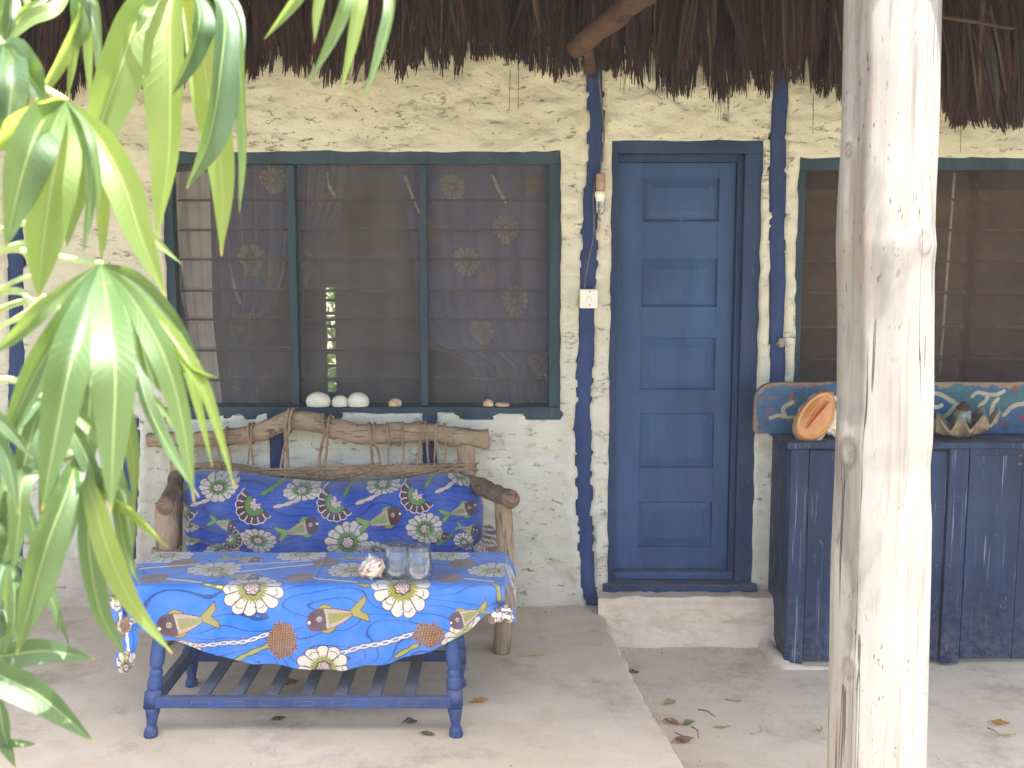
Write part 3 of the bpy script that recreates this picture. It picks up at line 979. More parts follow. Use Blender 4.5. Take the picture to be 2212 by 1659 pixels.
fringe('thatch_fringe', 3200, -250, 2500, WY - .10, 0, 1, M['thatch'])
fringe('thatch_fringe', 2600, -250, 2500, WY - .22, 0, 2, M['thatch'], lift=18)
fringe('thatch_fringe', 1700, -250, 2500, WY - .38, 0, 3, M['thatch'], lift=55, spread=.10)
fringe('thatch_fringe', 620, 2035, 2206, WY - .48, 0, 4, M['thatch2'], wmul=1.1, zroot=2.58, spread=.05)
fringe('thatch_fringe', 60, 520, 2210, WY - .12, 0, 5, M['thatch'], wmul=.35, lift=-26, spread=.05)
fringe('thatch_fringe', 260, 300, 2210, WY - .42, 0, 6, M['thatch2'], wmul=.4, lift=30, spread=.35)
fringe('thatch_fringe', 200, 300, 2210, WY - .15, 0, 7, M['thatch2'], wmul=.3, lift=-4, spread=.25)
# laths, rafter stub and pegs showing below the thatch
tube('lath', [at(2030, 36, WY - .5), at(2110, 48, WY - .5), at(2190, 62, WY - .5)], .007, M['rafter'], house, sides=7)
tube('rafter', spline([at(1238, 108, WY - .50), at(1275, 80, WY - .56), at(1340, 28, WY - .66), at(1420, -40, WY - .80)], 24), np.linspace(.036, .046, 24), M['rafter'], house, sides=18, noise=.16, nscale=20)
box('peg', *sorted((at(1262, 120, WY - .5).x, at(1284, 120, WY - .5).x)), WY - .53, WY - .47, at(1270, 160, WY - .5).z, at(1270, 108, WY - .5).z, M['rafter'], house, .006, jit=.006)
tube('wall_plate', [at(-60, 66, WY - .03), at(60, 74, WY - .03), at(150, 86, WY - .03)], .028, M['rafter'], house, sides=10, noise=.1)
tube('string', [at(95, 60, WY - .05), at(94, 150, WY - .05), at(92, 235, WY - .05)], .0018, M['cable'], house, sides=5)
for (a, b) in (((1102, 150), (1100, 236)), ((1120, 148), (1119, 236)), ((1757, 204), (1756, 290)), ((1388, 180), (1430, 215)), ((2076, 260), (2075, 330))):
    tube('straw', [at(*a, WY - .06), at(*b, WY - .05)], .0016, M['logdark'], house, sides=5)

# ------------------------------------------------------------------ fittings on the wall
lamp = empty('wall_lamp', loc=(0, 0, 0))
tag(lamp, 'bare bulb in a brown holder hanging on the blue timber left of the door', 'lamp')
ly_ = WY - .045
def V3(px, py, Y): return np.array(tuple(at(px, py, Y)))
c = V3(1297, 388, ly_)
def prof_px(rows): return [(r / 480., -(y) / 480.) for r, y in rows]
v, f = lathe_arr(prof_px([(0.2, -13), (7, -12), (9, -9), (9, 3), (9.6, 4), (9.6, 6), (9, 7), (9, 20), (8, 22), (.2, 22)]), 20, c)
mobj('lamp_holder', v, f, M['brownpl'], lamp)
v, f = lathe_arr(prof_px([(.2, 22.3), (9, 22.5), (11, 26), (11.3, 34), (9.5, 36), (8.5, 44), (.2, 44)]), 20, c)
mobj('bulb_base', v, f, M['white'], lamp)
v, f = lathe_arr(prof_px([(8.3, 44.2), (8.8, 55), (8.2, 66), (6, 70), (.2, 71)]), 20, c)
mobj('bulb_glass', v, f, M['glass'], lamp)
tube('cable', spline([V3(1292, 150, WY - .03), V3(1300, 230, WY - .035), V3(1305, 290, WY - .035), V3(1299, 350, ly_), V3(1297, 376, ly_)], 40), .0035, M['cable'], lamp, sides=7)
sw = empty('switch_box')
tag(sw, 'square white switch box on the blue timber left of the door', 'switch')
a, b = at(1253, 625, WY - .05), at(1291, 666, WY - .05)
box('cover', a.x, b.x, WY - .05, WY + .0, b.z, a.z, M['white'], sw, .004, 2)
for py in (630, 659):
    p = V3(1274, py, WY - .051)
    v, f = lathe_arr([(.0002, .003), (.003, .0025), (.0032, 0)], 10, p, axis=(0, -1, 0))
    mobj('screw', v, f, M['cable'], sw)
p = V3(1272, 646, WY - .051)
v, f = lathe_arr([(.0002, .002), (.011, .002), (.013, 0)], 20, p, axis=(0, -1, 0))
mobj('button', v, f, M['white'], sw)
tube('cable', spline([V3(1292, 382, WY - .04), V3(1282, 420, WY - .032), V3(1283, 500, WY - .03), V3(1272, 560, WY - .03), V3(1265, 600, WY - .032), V3(1263, 626, WY - .03)], 60), .0028, M['cable'], sw, sides=7)
# pale hand-sized shell charm nailed on the right timber
p = at(1687, 740, WY - .02)
bm = bmesh.new()
out = [(-.016, .0), (-.021, -.010), (-.017, -.012), (-.010, .0), (-.008, -.018), (0, -.022), (.010, -.020), (.015, -.012), (.014, .010), (.010, .019), (-.008, .019), (-.010, .010)]
top = [bm.verts.new((p.x + x, p.y - .006, p.z + z)) for x, z in out]
fc = bm.faces.new(top)
ex = bmesh.ops.extrude_face_region(bm, geom=[fc])
for v_ in ex['geom']:
    if isinstance(v_, bmesh.types.BMVert): v_.co.y += .014
bmesh.ops.bevel(bm, geom=list(bm.edges), offset=.0015, segments=1, affect='EDGES')
tag(bm_obj('shell_charm', bm, mat_simple('dull_charm', (.22, .21, .15), .7, .2, .3, 60, .4)), 'small pale hand-shaped charm fixed to the timber right of the door', 'charm')

# ------------------------------------------------------------------ things on the window sill
def dome(name, px, py, rpx, hpx, mat, label, cat, Y=WY + .012, ridges=0, seed=0):
    c = np.array(tuple(at(px, py, Y)))
    s = 1 / 497.
    th = np.linspace(0, 2 * math.pi, 28, endpoint=False); ph = np.linspace(-.5, math.pi / 2, 12)
    TH, PH = np.meshgrid(th, ph, indexing='ij')
    r = rpx * s * np.cos(PH) * (1 + (.035 * np.sin(ridges * TH) if ridges else .08 * np.sin(2 * TH + seed) + .06 * np.sin(3 * TH)))
    V = np.stack([r * np.cos(TH), r * np.sin(TH) * .8, hpx * s * (np.sin(PH) * .62 + .30)], -1)
    if not ridges:
        V *= (1 + .10 * fbm(V[..., 0] * 60, V[..., 1] * 60, V[..., 2] * 60, 3, seed))[..., None]
    zb = V[..., 2].min()
    V = V.reshape(-1, 3) + c
    V[:, 2] += (W1[2] + .031) - (c[2] + zb)
    o = mobj(name, V, grid_faces(28, 12, wrap=True), mat)
    return tag(o, label, cat, 'shells on the window sill')
dome('urchin_shell', 688, 880, 27, 34, M['urchin'], 'leftmost and largest white urchin shell on the window sill', 'shell', ridges=18)
dome('urchin_shell', 735, 880, 19, 26, M['urchin'], 'small white urchin shell between two larger ones on the window sill', 'shell', ridges=16)
dome('urchin_shell', 774, 880, 24, 33, M['urchin'], 'white urchin shell third from the left on the window sill', 'shell', ridges=18)
dome('tan_shell', 853, 880, 14, 18, M['shellb'], 'small tan shell just left of the second window mullion', 'shell', seed=1)
dome('tan_shell', 1055, 880, 11, 17, M['shellb'], 'tiny pale brown shell on the sill of the right window bay', 'shell', seed=2)
dome('flat_shell', 1086, 884, 15, 10, M['shellb'], 'flat tan shell at the far right end of the window sill', 'shell', seed=3)

# ------------------------------------------------------------------ curtains in the window
BLUE_D = (.030, .055, .21)
def curtain(name, label, xa, xb, za, zb, Y, shape, seed, motifs):
    nx, nz = 170, 260
    s, t = np.meshgrid(np.linspace(0, 1, nx), np.linspace(0, 1, nz), indexing='ij')      # t: 0 top .. 1 bottom
    l, r = shape(t)
    X = l + (r - l) * s
    Z = za + (zb - za) * t
    wd = np.maximum(.05, (r - l)) / (xb - xa)
    Yy = Y + .034 * np.sin(s * 34 + 2 * np.sin(t * 4)) * (1.2 - .5 * wd) + .01 * fbm(s * 6, t * 3, 0, 2, seed)
    pr = Print((xa + (xb - xa) * s).ravel(), Z.ravel(), BLUE_D)
    pr.waves(28, (.02, .03, .16), .07, seed)
    for (kind, x, z, r_) in motifs:
        if kind == 'd': pr.daisy(x, z, r_, 0, 1, green=(.22, .22, .04), cream=(.29, .275, .23))
        elif kind == 's': pr.seed(x, z, r_, r_ * 1.2)
        else: pr.line([(x, z), (x + .02, z - r_), (x + .05, z - 2 * r_)], .006, (.72, .66, .52), (.1, .05, .05), .03)
    o = mobj(name, np.stack([X, Yy, Z], -1).reshape(-1, 3), grid_faces(nx, nz), M['fabric'], col=pr.C)
    return tag(o, label, 'curtain', 'printed curtains behind the windows')
CY = WY + .30
def mot(lst): return [(k, at(px, py, CY).x, at(px, py, CY).z, r) for k, px, py, r in lst]
zt, zb = 2.05, .80
lx = lambda px: at(px, 600, CY).x
def shp_l(t):
    l = np.interp(t, [0, .25, .5, .62, .72, .85, 1], [lx(440), lx(452), lx(470), lx(478), lx(485), lx(488), lx(488)])
    r = np.interp(t, [0, .30, .45, .58, .66, .72, .85, 1], [lx(628), lx(625), lx(618), lx(590), lx(545), lx(528), lx(545), lx(552)])
    return l, r
curtain('tied_curtain', 'blue floral curtain tied back in the left bay of the window', lx(440), lx(628), zt, zb, CY, shp_l, 3,
        mot([('d', 535, 560, .075), ('s', 590, 590, .05), ('d', 590, 390, .06), ('l', 480, 570, .09), ('d', 500, 830, .05), ('s', 500, 700, .045), ('d', 560, 700, .06), ('s', 470, 470, .05)]))
def shp_r(t):
    l = np.interp(t, [0, .3, .6, .72, .8, 1], [lx(850), lx(885), lx(905), lx(930), lx(1020), lx(1060)])
    r = np.full_like(t, lx(1215))
    return l, r
curtain('drawn_curtain', 'blue floral curtain drawn across the right bay of the window', lx(850), lx(1215), zt, zb, CY, shp_r, 5,
        mot([('d', 965, 405, .06), ('d', 1080, 495, .065), ('d', 980, 565, .068), ('d', 1095, 650, .07), ('d', 1000, 715, .065), ('l', 1060, 380, .06), ('l', 862, 380, .10), ('s', 900, 500, .05),
             ('s', 1150, 400, .04), ('l', 1130, 780, .05), ('s', 1030, 600, .04), ('d', 1120, 790, .06), ('s', 960, 800, .04)]))
def shp_m(t):
    l = np.full_like(t, lx(640))
    r = np.interp(t, [0, .2, .4, .5, .6, 1], [lx(760), lx(745), lx(690), lx(655), lx(645), lx(645)])
    return l, r
curtain('parted_curtain', 'dim blue curtain edge beside the first mullion in the middle bay', lx(640), lx(760), zt, zb, CY + .05, shp_m, 7,
        mot([('s', 700, 440, .05), ('d', 680, 560, .05), ('l', 705, 370, .06)]))
def shp_w(t):
    l = np.interp(t, [0, .2, .5, .8, 1], [lx(372), lx(382), lx(408), lx(418), lx(412)])
    r = np.interp(t, [0, .5, 1], [lx(470), lx(466), lx(492)])
    return l, r
nx, nz = 60, 60
s_, t_ = np.meshgrid(np.linspace(0, 1, nx), np.linspace(0, 1, nz), indexing='ij')
l_, r_ = shp_w(t_)
tag(mobj('white_net', np.stack([l_ + (r_ - l_) * s_, CY - .09 + .015 * np.sin(s_ * 20 + t_ * 2), zt - .12 + (zb - .05 - zt) * t_], -1).reshape(-1, 3), grid_faces(nx, nz), M['roomlight']),
    'pale cloth hanging at the far left inside the window', 'curtain')
# pale bed and brown wardrobe glimpsed inside
box_o = box('cupboard', 1.4, 3.4, 5.9, 6.4, -.04, 1.9, mat_simple('brown_cupboard_wood', (.22, .12, .07), .6, .3, .3, 6, .2), None, .01)
tag(box_o, 'brown wooden cupboard dimly seen through the right window', 'cupboard')
tube_o = tube('curtain_cord', spline([at(2062, 372, CY), at(2048, 560, CY), at(2030, 810, CY)], 20), .006, M['shellw'], None, sides=6)
tag(tube_o, 'thin pale cord hanging inside the right window beside the pole', 'cord')
# sunlit shrub behind the house, seen through the slot in the back wall
sv, sf = [], []
r = np.random.default_rng(12)
for i in range(2600):
    c = np.array([s0.x + r.normal(0, .35) - .15, 12.6 + r.normal(0, .3), r.uniform(-.2, 2.2)])
    a, b = r.normal(0, 1, 3), r.normal(0, 1, 3)
    a /= np.linalg.norm(a); b -= a * (a @ b); b /= np.linalg.norm(b)
    o = len(sv)
    sv += [c - a * .09, c + b * .035, c + a * .09, c - b * .035]
    sf.append((o, o + 1, o + 2, o + 3))
shrub = empty('garden_shrub')
tag(shrub, 'sunlit green shrub glimpsed through the slot in the back wall', 'shrub')
mobj('foliage', np.array(sv), np.array(sf), M['leaf'], shrub, smooth=False, col=np.tile(np.array([.5, .4, .8]), (len(sv), 1)))
for k_ in range(4):
    x = s0.x - .15 + (k_ - 1.5) * .2
    tube('stem', [(x, 12.6, -.3), (x + .05, 12.6, .9), (x - .04, 12.6, 1.9)], np.array([.03, .022, .01]), M['stem'], shrub, sides=7)

# ------------------------------------------------------------------ blue table
TY0, TY1, TZ = 3.475, 3.86, .505
table = empty('table')
tag(table, 'low blue painted table with turned legs and slatted shelf', 'table')
def leg(foot, top, name='leg'):
    S_ = 1 / 1747.
    prof = [(.2, 0), (38, 0), (40, 8), (40, 22), (36, 32), (38, 40), (30, 48), (27, 62), (30, 85), (36, 115), (41, 140), (42, 158), (40, 165)]
    p = [(r_ * S_, z_ * S_) for r_, z_ in prof]
    # block is a square section; neck, bead and taper above it
    up = [(36, 270), (41, 276), (43, 292), (43, 325), (38, 337), (33, 342), (38, 350), (39, 362), (36, 374), (31, 380), (29, 386), (36, 396), (42, 420), (43, 450), (41, 490), (36, 530), (30, 570), (28, 600), (30, 700), (30, 850)]
    u = [(r_ * S_, z_ * S_) for r_, z_ in up]
    zmax = u[-1][1]
    parts = [lathe_arr(p + [(.0002, p[-1][1] + .001)], 22), lathe_arr([(.0002, u[0][1] - .001)] + u, 22)]
    b = 46 * S_
    bm = bmesh.new()
    bmesh.ops.create_cube(bm, size=1)
    for v_ in bm.verts:
        v_.co = Vector((v_.co.x * 2 * b, v_.co.y * 2 * b, (165 + (v_.co.z + .5) * 105) * S_))
    bmesh.ops.bevel(bm, geom=list(bm.edges), offset=.004, segments=2, affect='EDGES')
    bm.verts.index_update()
    tri = bmesh.ops.triangulate(bm, faces=list(bm.faces))
    bv = np.array([tuple(v_.co) for v_ in bm.verts]); bf = np.array([[v_.index for v_ in f_.verts] + [f_.verts[2].index] for f_ in bm.faces])
    bm.free()
    V, Fc = join(parts)
    Vall = np.vstack([V, bv])
    faces = [tuple(x) for x in Fc] + [tuple(x[:3] + len(V)) for x in bf]
    k_ = (top[2] - foot[2]) / zmax
    sc = Vall.copy()
    t = Vall[:, 2:3] * k_ / (top[2] - foot[2])
    base = np.array(foot)[None] * (1 - t) + np.array(top)[None] * t
    sc[:, :2] = base[:, :2] + Vall[:, :2]
    sc[:, 2] = foot[2] + Vall[:, 2] * k_
    return mobj(name, sc, faces, M['table'], table)
fl, frr = (-1.190, 3.452, 0), (-.184, 3.452, 0)
leg(fl, (-1.150, 3.52, TZ - .02)); leg(frr, (-.205, 3.52, TZ - .02))
leg((-1.175, 3.868, 0), (-1.150, 3.82, TZ - .02)); leg((-.19, 3.868, 0), (-.205, 3.82, TZ - .02))
box('tabletop', -1.275, -.035, TY0 + .004, TY1 - .004, TZ - .026, TZ - .003, M['table'], table, .006)
box('apron', -1.13, -.225, 3.505, 3.53, TZ - .11, TZ - .027, M['table'], table, .003)
fz0, fz1 = .100, .136
box('front_rail', -1.168, -.200, 3.438, 3.468, fz0, fz1, M['table'], table, .004)
box('back_rail', -1.155, -.205, 3.845, 3.870, fz0, fz1, M['table'], table, .004)
box('side_rail', -1.186, -1.160, 3.469, 3.844, fz0 + .002, fz1 + .014, M['slat'], table, .003)
box('side_rail', -.212, -.186, 3.469, 3.844, fz0 + .002, fz1 + .014, M['slat'], table, .003)
for i in range(7):
    cx = -1.168 + (.968) * (.155 + i * .117)
    box('slat', cx - .021, cx + .021, 3.466, 3.846, fz1 - .012, fz1 + .002, M['slat'], table, .003, jit=.0015)
    bmv, bmf = [], []
    wv = .030
    for (a, b, c, d) in ((-wv, wv, .006, .0085), (-wv, wv, -.0085, -.006), (-wv, -wv + .0025, -.006, .006), (wv - .0025, wv, -.006, .006)):
        if random.random() < .22: continue
        o = len(bmv)
        yq, zc = 3.4365, (fz0 + fz1) / 2
        bmv += [(cx + a, yq, zc + c), (cx + b, yq, zc + c), (cx + b, yq, zc + d), (cx + a, yq, zc + d)]
        bmf.append((o, o + 1, o + 2, o + 3))
    mobj('tenon_mark', bmv, bmf, M['chip'], table, smooth=False)

# ------------------------------------------------------------------ printed tablecloth
BLUE = (.016, .125, .47)
FYc = TY0 - .012
def c5(x, y): return x * .4534 + 221.2, y * .4534 + 870
hem_px = [(244, 1330), (262, 1350), (300, 1368), (340, 1385), (375, 1386), (420, 1398), (470, 1415), (550, 1433), (650, 1441), (740, 1448), (830, 1432), (900, 1415), (960, 1395), (1010, 1362), (1045, 1332), (1090, 1312)]
hx = np.array([at(*p, FYc).x for p in hem_px]); hd = TZ - np.array([at(*p, FYc).z for p in hem_px])
XL, XR = -1.288, -.024
nu, nv = 640, 380
u = np.linspace(XL, XR, nu)
dep = TY1 - TY0
tt = np.linspace(0, 1, nv)
U, T = np.meshgrid(u, tt, indexing='ij')
Lh = np.interp(U, hx, hd) + .004 * vnoise(U * 14, 0, 0, 5)
k_top = .5
Vc = np.where(T < k_top, -dep * (1 - T / k_top), Lh * (T - k_top) / (1 - k_top))     # <0 on top, >0 hanging
drop = np.maximum(Vc, 0)
rr = .012
fold = np.clip((Vc + rr) / (2 * rr), 0, 1)
Yc = np.where(Vc < -rr, TY0 - Vc, 0)
ang = fold * math.pi / 2
Yc = np.where(Vc <= -rr, TY0 - Vc, np.where(Vc < rr, TY0 + rr * (1 - np.sin(ang)) , TY0))
Zc = np.where(Vc <= -rr, TZ, np.where(Vc < rr, TZ - rr * (1 - np.cos(ang)), TZ - Vc))
edge_d = np.minimum(U - XL, XR - U)
Yc -= .020 * np.sin(np.clip(drop / .28, 0, 1) * math.pi * .8) + .006 * fbm(U * 5, Vc * 6, 0, 3, 14) * np.clip(drop / .05, 0, 1)
# tension folds that run towards the knotted corners
for cxk in (XL + .02, XR - .0):
    dxk = abs(U - cxk); a_ = np.arctan2(np.maximum(drop, 1e-4) - .13, dxk + .02)
    amp = .017 * np.exp(-dxk / .20) * np.clip(drop / .06, 0, 1)
    Yc -= amp * np.sin(a_ * 9 + 1)
Yc += .035 * np.clip(1 - edge_d / .07, 0, 1) ** 2 * np.clip(drop / .06, 0, 1)
Yc += .012 * np.exp(-((Lh - drop) / .02) ** 2) * (drop > 0) * np.clip(fbm(U * 4, 0, 0, 2, 9), 0, 1)
Zc += .0025 * fbm(U * 6, Vc * 7, 0, 3, 15) * (Vc < -.02)
Yc -= .007 * np.sin(U * 41 + 3 * fbm(U * 3, 0, 0, 2, 8)) * np.clip(drop / .22, 0, 1) ** 1.5
Yc -= .0045 * np.maximum(0, fbm(U * 7 + Vc * 5, Vc * 9 - U * 3, 0, 3, 18)) * np.clip(drop / .05, 0, 1)
for cu in (XL + .32, XL + .63, XL + .95):                 # ironed fold lines
    Yc -= .004 * np.exp(-((U - cu) / .006) ** 2) * np.clip(drop / .04, 0, 1)
    Zc += .003 * np.exp(-((U - cu) / .006) ** 2) * (Vc < -.02)
Xc = U + .006 * fbm(U * 6, Vc * 6, 4, 2, 16) * np.clip(drop / .1, 0, 1)
cloth = empty('tablecloth')
tag(cloth, 'bright blue cloth printed with flowers and fish, knotted over the table', 'tablecloth')
def paint_cloth(pr):
    pr.waves(24, (.004, .016, .10), .05, 3)
    fp = lambda x, y: (at(*c5(x, y), FYc - .012).x, TZ - at(*c5(x, y), FYc - .012).z)
    tp = lambda x, y: (atz(*c5(x, y), TZ).x, TY0 - atz(*c5(x, y), TZ).y)
    cream, ol, yg = (.43, .41, .35), (.05, .02, .03), (.215, .235, .03)
    pr.line([fp(350, 1150), fp(430, 1156), fp(540, 1150), fp(660, 1143), fp(790, 1105)], .0062, cream, ol, .034, (.05, .16, .55))
    pr.line([fp(1080, 1222), fp(1150, 1188), fp(1250, 1166), fp(1360, 1140), fp(1485, 1104)], .0068, cream, ol, .036, (.05, .16, .55))
    pr.line([fp(630, 1235), fp(700, 1198), fp(790, 1162)], .006, yg, ol, .05)
    pr.line([fp(1400, 1212), fp(1500, 1160)], .006, yg, ol, .05)
    pr.line([fp(455, 858), fp(520, 880), fp(575, 890)], .007, yg, ol, .045, (.6, .6, .15))
    pr.line([fp(1205, 858), fp(1250, 876), fp(1300, 870)], .007, yg, ol, .05)
    pr.line([fp(1850, 850), fp(1885, 890), fp(1890, 960)], .006, yg, ol, .05)
    for (x, y) in ((705, 888), (1425, 886)):
        cx, cy = fp(x, y)
        pr.daisy(cx, cy, .097, .2 if x < 900 else .32, 1.0, seed=x)
    for (x, y) in ((398, 1050), (1118, 1022)):
        cx, cy = fp(x, y)
        pr.fish(cx, cy, .200, -.20, 1)
    cx, cy = fp(860, 1140); pr.seed(cx, cy, .050, .064, .1)
    cx, cy = fp(1555, 1108); pr.seed(cx, cy, .048, .042, .2, 1)
    cx, cy = fp(1055, 1268); pr.daisy(cx, cy, .082, .1, 1, n=11, seed=4)
    cx, cy = fp(1725, 1120); pr.daisy(cx, cy, .085, -.6, .72, n=14, seed=5)
    cx, cy = fp(1745, 1020); pr.fish(cx, cy, .14, -.35, 1)
    cx, cy = fp(55, 900); pr.seed(cx, cy, .05, .07)
    cx, cy = fp(400, 1190); pr.daisy(cx, cy, .05, 0, .6)
    for (x, y, r_) in ((540, 793, .094), (1190, 797, .09), (1860, 797, .085), (310, 730, .09), (950, 722, .09), (1640, 722, .09)):
        cx, cy = tp(x, y); pr.daisy(cx, cy, r_, .3, .92, green=(.40, .36, .06), seed=x)
    for (x, y) in ((385, 765), (245, 835), (1060, 760), (945, 832), (1650, 832), (1715, 765)):
        cx, cy = tp(x, y); pr.seed(cx, cy, .047, .055, .3, x)
    for (x, y) in ((660, 743), (650, 827), (1340, 828), (1250, 742)):
        cx, cy = tp(x, y); pr.fish(cx, cy, .16, .15, -1)
    for a, b in (((610, 810), (1000, 768)), ((460, 768), (180, 790)), ((640, 770), (990, 752)), ((310, 836), (470, 858)), ((1010, 838), (1210, 856)), ((1730, 838), (1860, 850)), ((170, 762), (320, 760))):
        pr.line([tp(*a), tp(*b)], .0045, (.62, .52, .25), None)
    return pr.C
pr = Print(U.ravel(), Vc.ravel(), BLUE)
colr = paint_cloth(pr)
mobj('cloth_sheet', np.stack([Xc, Yc, Zc], -1).reshape(-1, 3), grid_faces(nu, nv), M['fabric'], cloth, col=colr)
# side drops, gathered towards the knots
kl, kr = at(266, 1352, FYc + .01), at(1072, 1326, FYc + .02)
for side, xe, kp in ((-1, XL, kl), (1, XR, kr)):
    na, nb = 90, 60
    a_, b_ = np.meshgrid(np.linspace(0, 1, na), np.linspace(0, 1, nb), indexing='ij')     # a: front..back
    Ls = np.interp(a_, [0, .12, .35, .7, 1], [.12, .15, .17, .16, .13])
    yy = TY0 + .001 + dep * a_
    zz = TZ - Ls * b_
    xx = xe + side * (.034 * np.sin(np.clip(b_ * 1.25, 0, 1) * math.pi * .62) + .008 * np.sin(a_ * 26) * b_)
    w_ = np.exp(-a_ / .10) * b_ ** 1.5
    xx = xx * (1 - w_) + (kp.x) * w_; yy = yy * (1 - w_) + (kp.y) * w_; zz = zz * (1 - w_) + (kp.z) * w_
    ps = Print((xe + side * b_ * Ls).ravel(), (-(dep) * a_).ravel(), BLUE)
    ps.waves(24, (.004, .016, .10), .05, 3)
    ps.seed(xe + side * .07, -.05, .06, .07); ps.daisy(xe + side * .08, -.25, .08)
    ps.C = ps.C
    mobj('side_drop', np.stack([xx, yy, zz], -1).reshape(-1, 3), grid_faces(na, nb), M['fabric'], cloth, col=ps.C)
def crumple(name, path, rad, seed, motifs=True, flat=.75):
    v, f = tube_arr(spline(path, 40), np.interp(np.linspace(0, 1, 40), np.linspace(0, 1, len(rad)), rad), sides=40, flat=flat)
    ax = spline(path, 42)
    th = np.tile(np.linspace(0, 2 * math.pi, 40, endpoint=False)[:, None], (1, 42)).ravel()
    cen = np.tile(ax[None], (40, 1, 1)).reshape(-1, 3)
    k_ = 1 + .22 * np.sin(th * 5 + seed + 20 * (v[:, 2] - path[0][2])) * .8 + .10 * fbm(v[:, 0] * 60, v[:, 1] * 60, v[:, 2] * 60, 2, seed)
    v = cen + (v - cen) * k_[:, None]
    ps = Print(v[:, 0] * 1.5, v[:, 2], BLUE)
    c0 = np.mean([p for p in path], axis=0)
    if motifs:
        ps.daisy(c0[0] * 1.5, path[-1][2] + .02, .05, 0, 1.2, n=9)
        ps.line([(path[0][0] * 1.5, path[0][2]), (c0[0] * 1.5 + .015, c0[2])], .006, (.75, .68, .6), (.1, .04, .05), .03)
        ps.seed(path[0][0] * 1.5 - .02, path[0][2] - .01, .02, .03)
    return mobj(name, v, f, M['fabric'], cloth, col=ps.C)
q = lambda px, py, y=FYc: tuple(at(px, py, y))
crumple('knot', [q(284, 1335), q(272, 1350), q(262, 1362)], [.018, .028, .016], 1)
crumple('corner_tail', [q(274, 1352), q(282, 1372), q(276, 1400), q(268, 1430), q(264, 1452)], [.012, .022, .024, .030, .014], 2, flat=.45)
crumple('corner_tail', [q(264, 1350), q(255, 1340), q(250, 1320), q(246, 1290)], [.010, .018, .022, .012], 3, flat=.5)
crumple('knot', [q(1062, 1326), q(1076, 1328), q(1086, 1322)], [.014, .022, .014], 4)
crumple('corner_tail', [q(1080, 1326), q(1095, 1330), q(1106, 1340)], [.010, .017, .012], 5, flat=.7)
crumple('corner_tail', [q(1070, 1330), q(1063, 1338), q(1056, 1342)], [.010, .016, .008], 6, flat=.7)
crumple('corner_tail', [q(1080, 1318), q(1094, 1314), q(1106, 1322)], [.006, .010, .003], 7, flat=.5)

# ------------------------------------------------------------------ things on the table
tray = empty('glass_tray')
tag(tray, 'round clear glass tray on the printed tablecloth', 'tray')
tc_ = atz(905, 1228, TZ + .006)
v, f = lathe_arr([(.0003, 0), (.14, 0), (.153, .006), (.155, .0085), (.151, .0085), (.139, .004), (.0003, .004)], 64, (tc_.x, tc_.y - .005, TZ + .004))
mobj('plate', v, f, mat_pane('clear_tray_glass', (.97, .98, .985), .3, .02), tray)
def tumbler(px, py, label, s=1.22):
    c = atz(px, py, TZ + .012)
    zt = .104
    prof = [(.0375, 0), (.0385, .002), (.0365, .03), (.0335, .066), (.0325, .070), (.0315, .085), (.0300, zt - .006), (.028, zt), (.0003, zt),
            (.0003, zt - .012), (.025, zt - .013), (.0285, .072), (.031, .06), (.0345, .02), (.0355, 0), (.0375, 0)]
    th = 40
    v, f = lathe_arr([(r_ * s, z_) for r_, z_ in prof], th, (c.x, c.y, TZ + .0105))
    return tag(mobj('tumbler', v, f, M['tumbler']), label, 'glass', 'upturned glasses on the tray')
tumbler(857, 1240, 'upturned clear tumbler beside the white spiky shell on the tray')
tumbler(906, 1243, 'upturned clear tumbler at the middle of the tray, right of its twin')
# spiny white shell
c = np.array(tuple(atz(800, 1250, TZ + .004))); c[2] = TZ + .004
th = np.linspace(0, 2 * math.pi, 60, endpoint=False); ph = np.linspace(0, 1, 40)
TH, PH = np.meshgrid(th, ph, indexing='ij')
r0 = .040 * np.sin(np.pi * PH) ** .6 * (1.05 - .55 * PH)
spk = np.maximum(0, np.sin(TH * 4 + PH * 7)) ** 6 * np.maximum(0, np.sin(PH * 26)) ** 2
r0 = r0 * (1 + .55 * spk + .18 * fbm(np.cos(TH) * 3, np.sin(TH) * 3, PH * 8, 3, 4))
A = np.array([.62, -.25, .35]); A /= np.linalg.norm(A)
B = np.cross(A, [0, 1, 0]); B /= np.linalg.norm(B); Cc = np.cross(A, B)
Vs = A * ((.5 - PH) * .11)[..., None] + B * (r0 * np.cos(TH))[..., None] + Cc * (r0 * np.sin(TH))[..., None]
Vs = Vs.reshape(-1, 3) + c; Vs[:, 2] -= Vs[:, 2].min() - TZ - .001
br = np.clip(fbm(np.cos(TH) * 2, np.sin(TH) * 2, PH * 5, 3, 9) * 2.4 - .1, 0, 1)[..., None]
cs = (np.array([.52, .48, .42]) * (1 - br) + np.array([.24, .11, .06]) * br).reshape(-1, 3)
tag(mobj('murex_shell', Vs, grid_faces(60, 40, wrap=True), mat_attr('spiny_shell', .55, .3, .3, 60), col=cs), 'white spiny sea shell with brown patches beside the glass tray', 'shell')

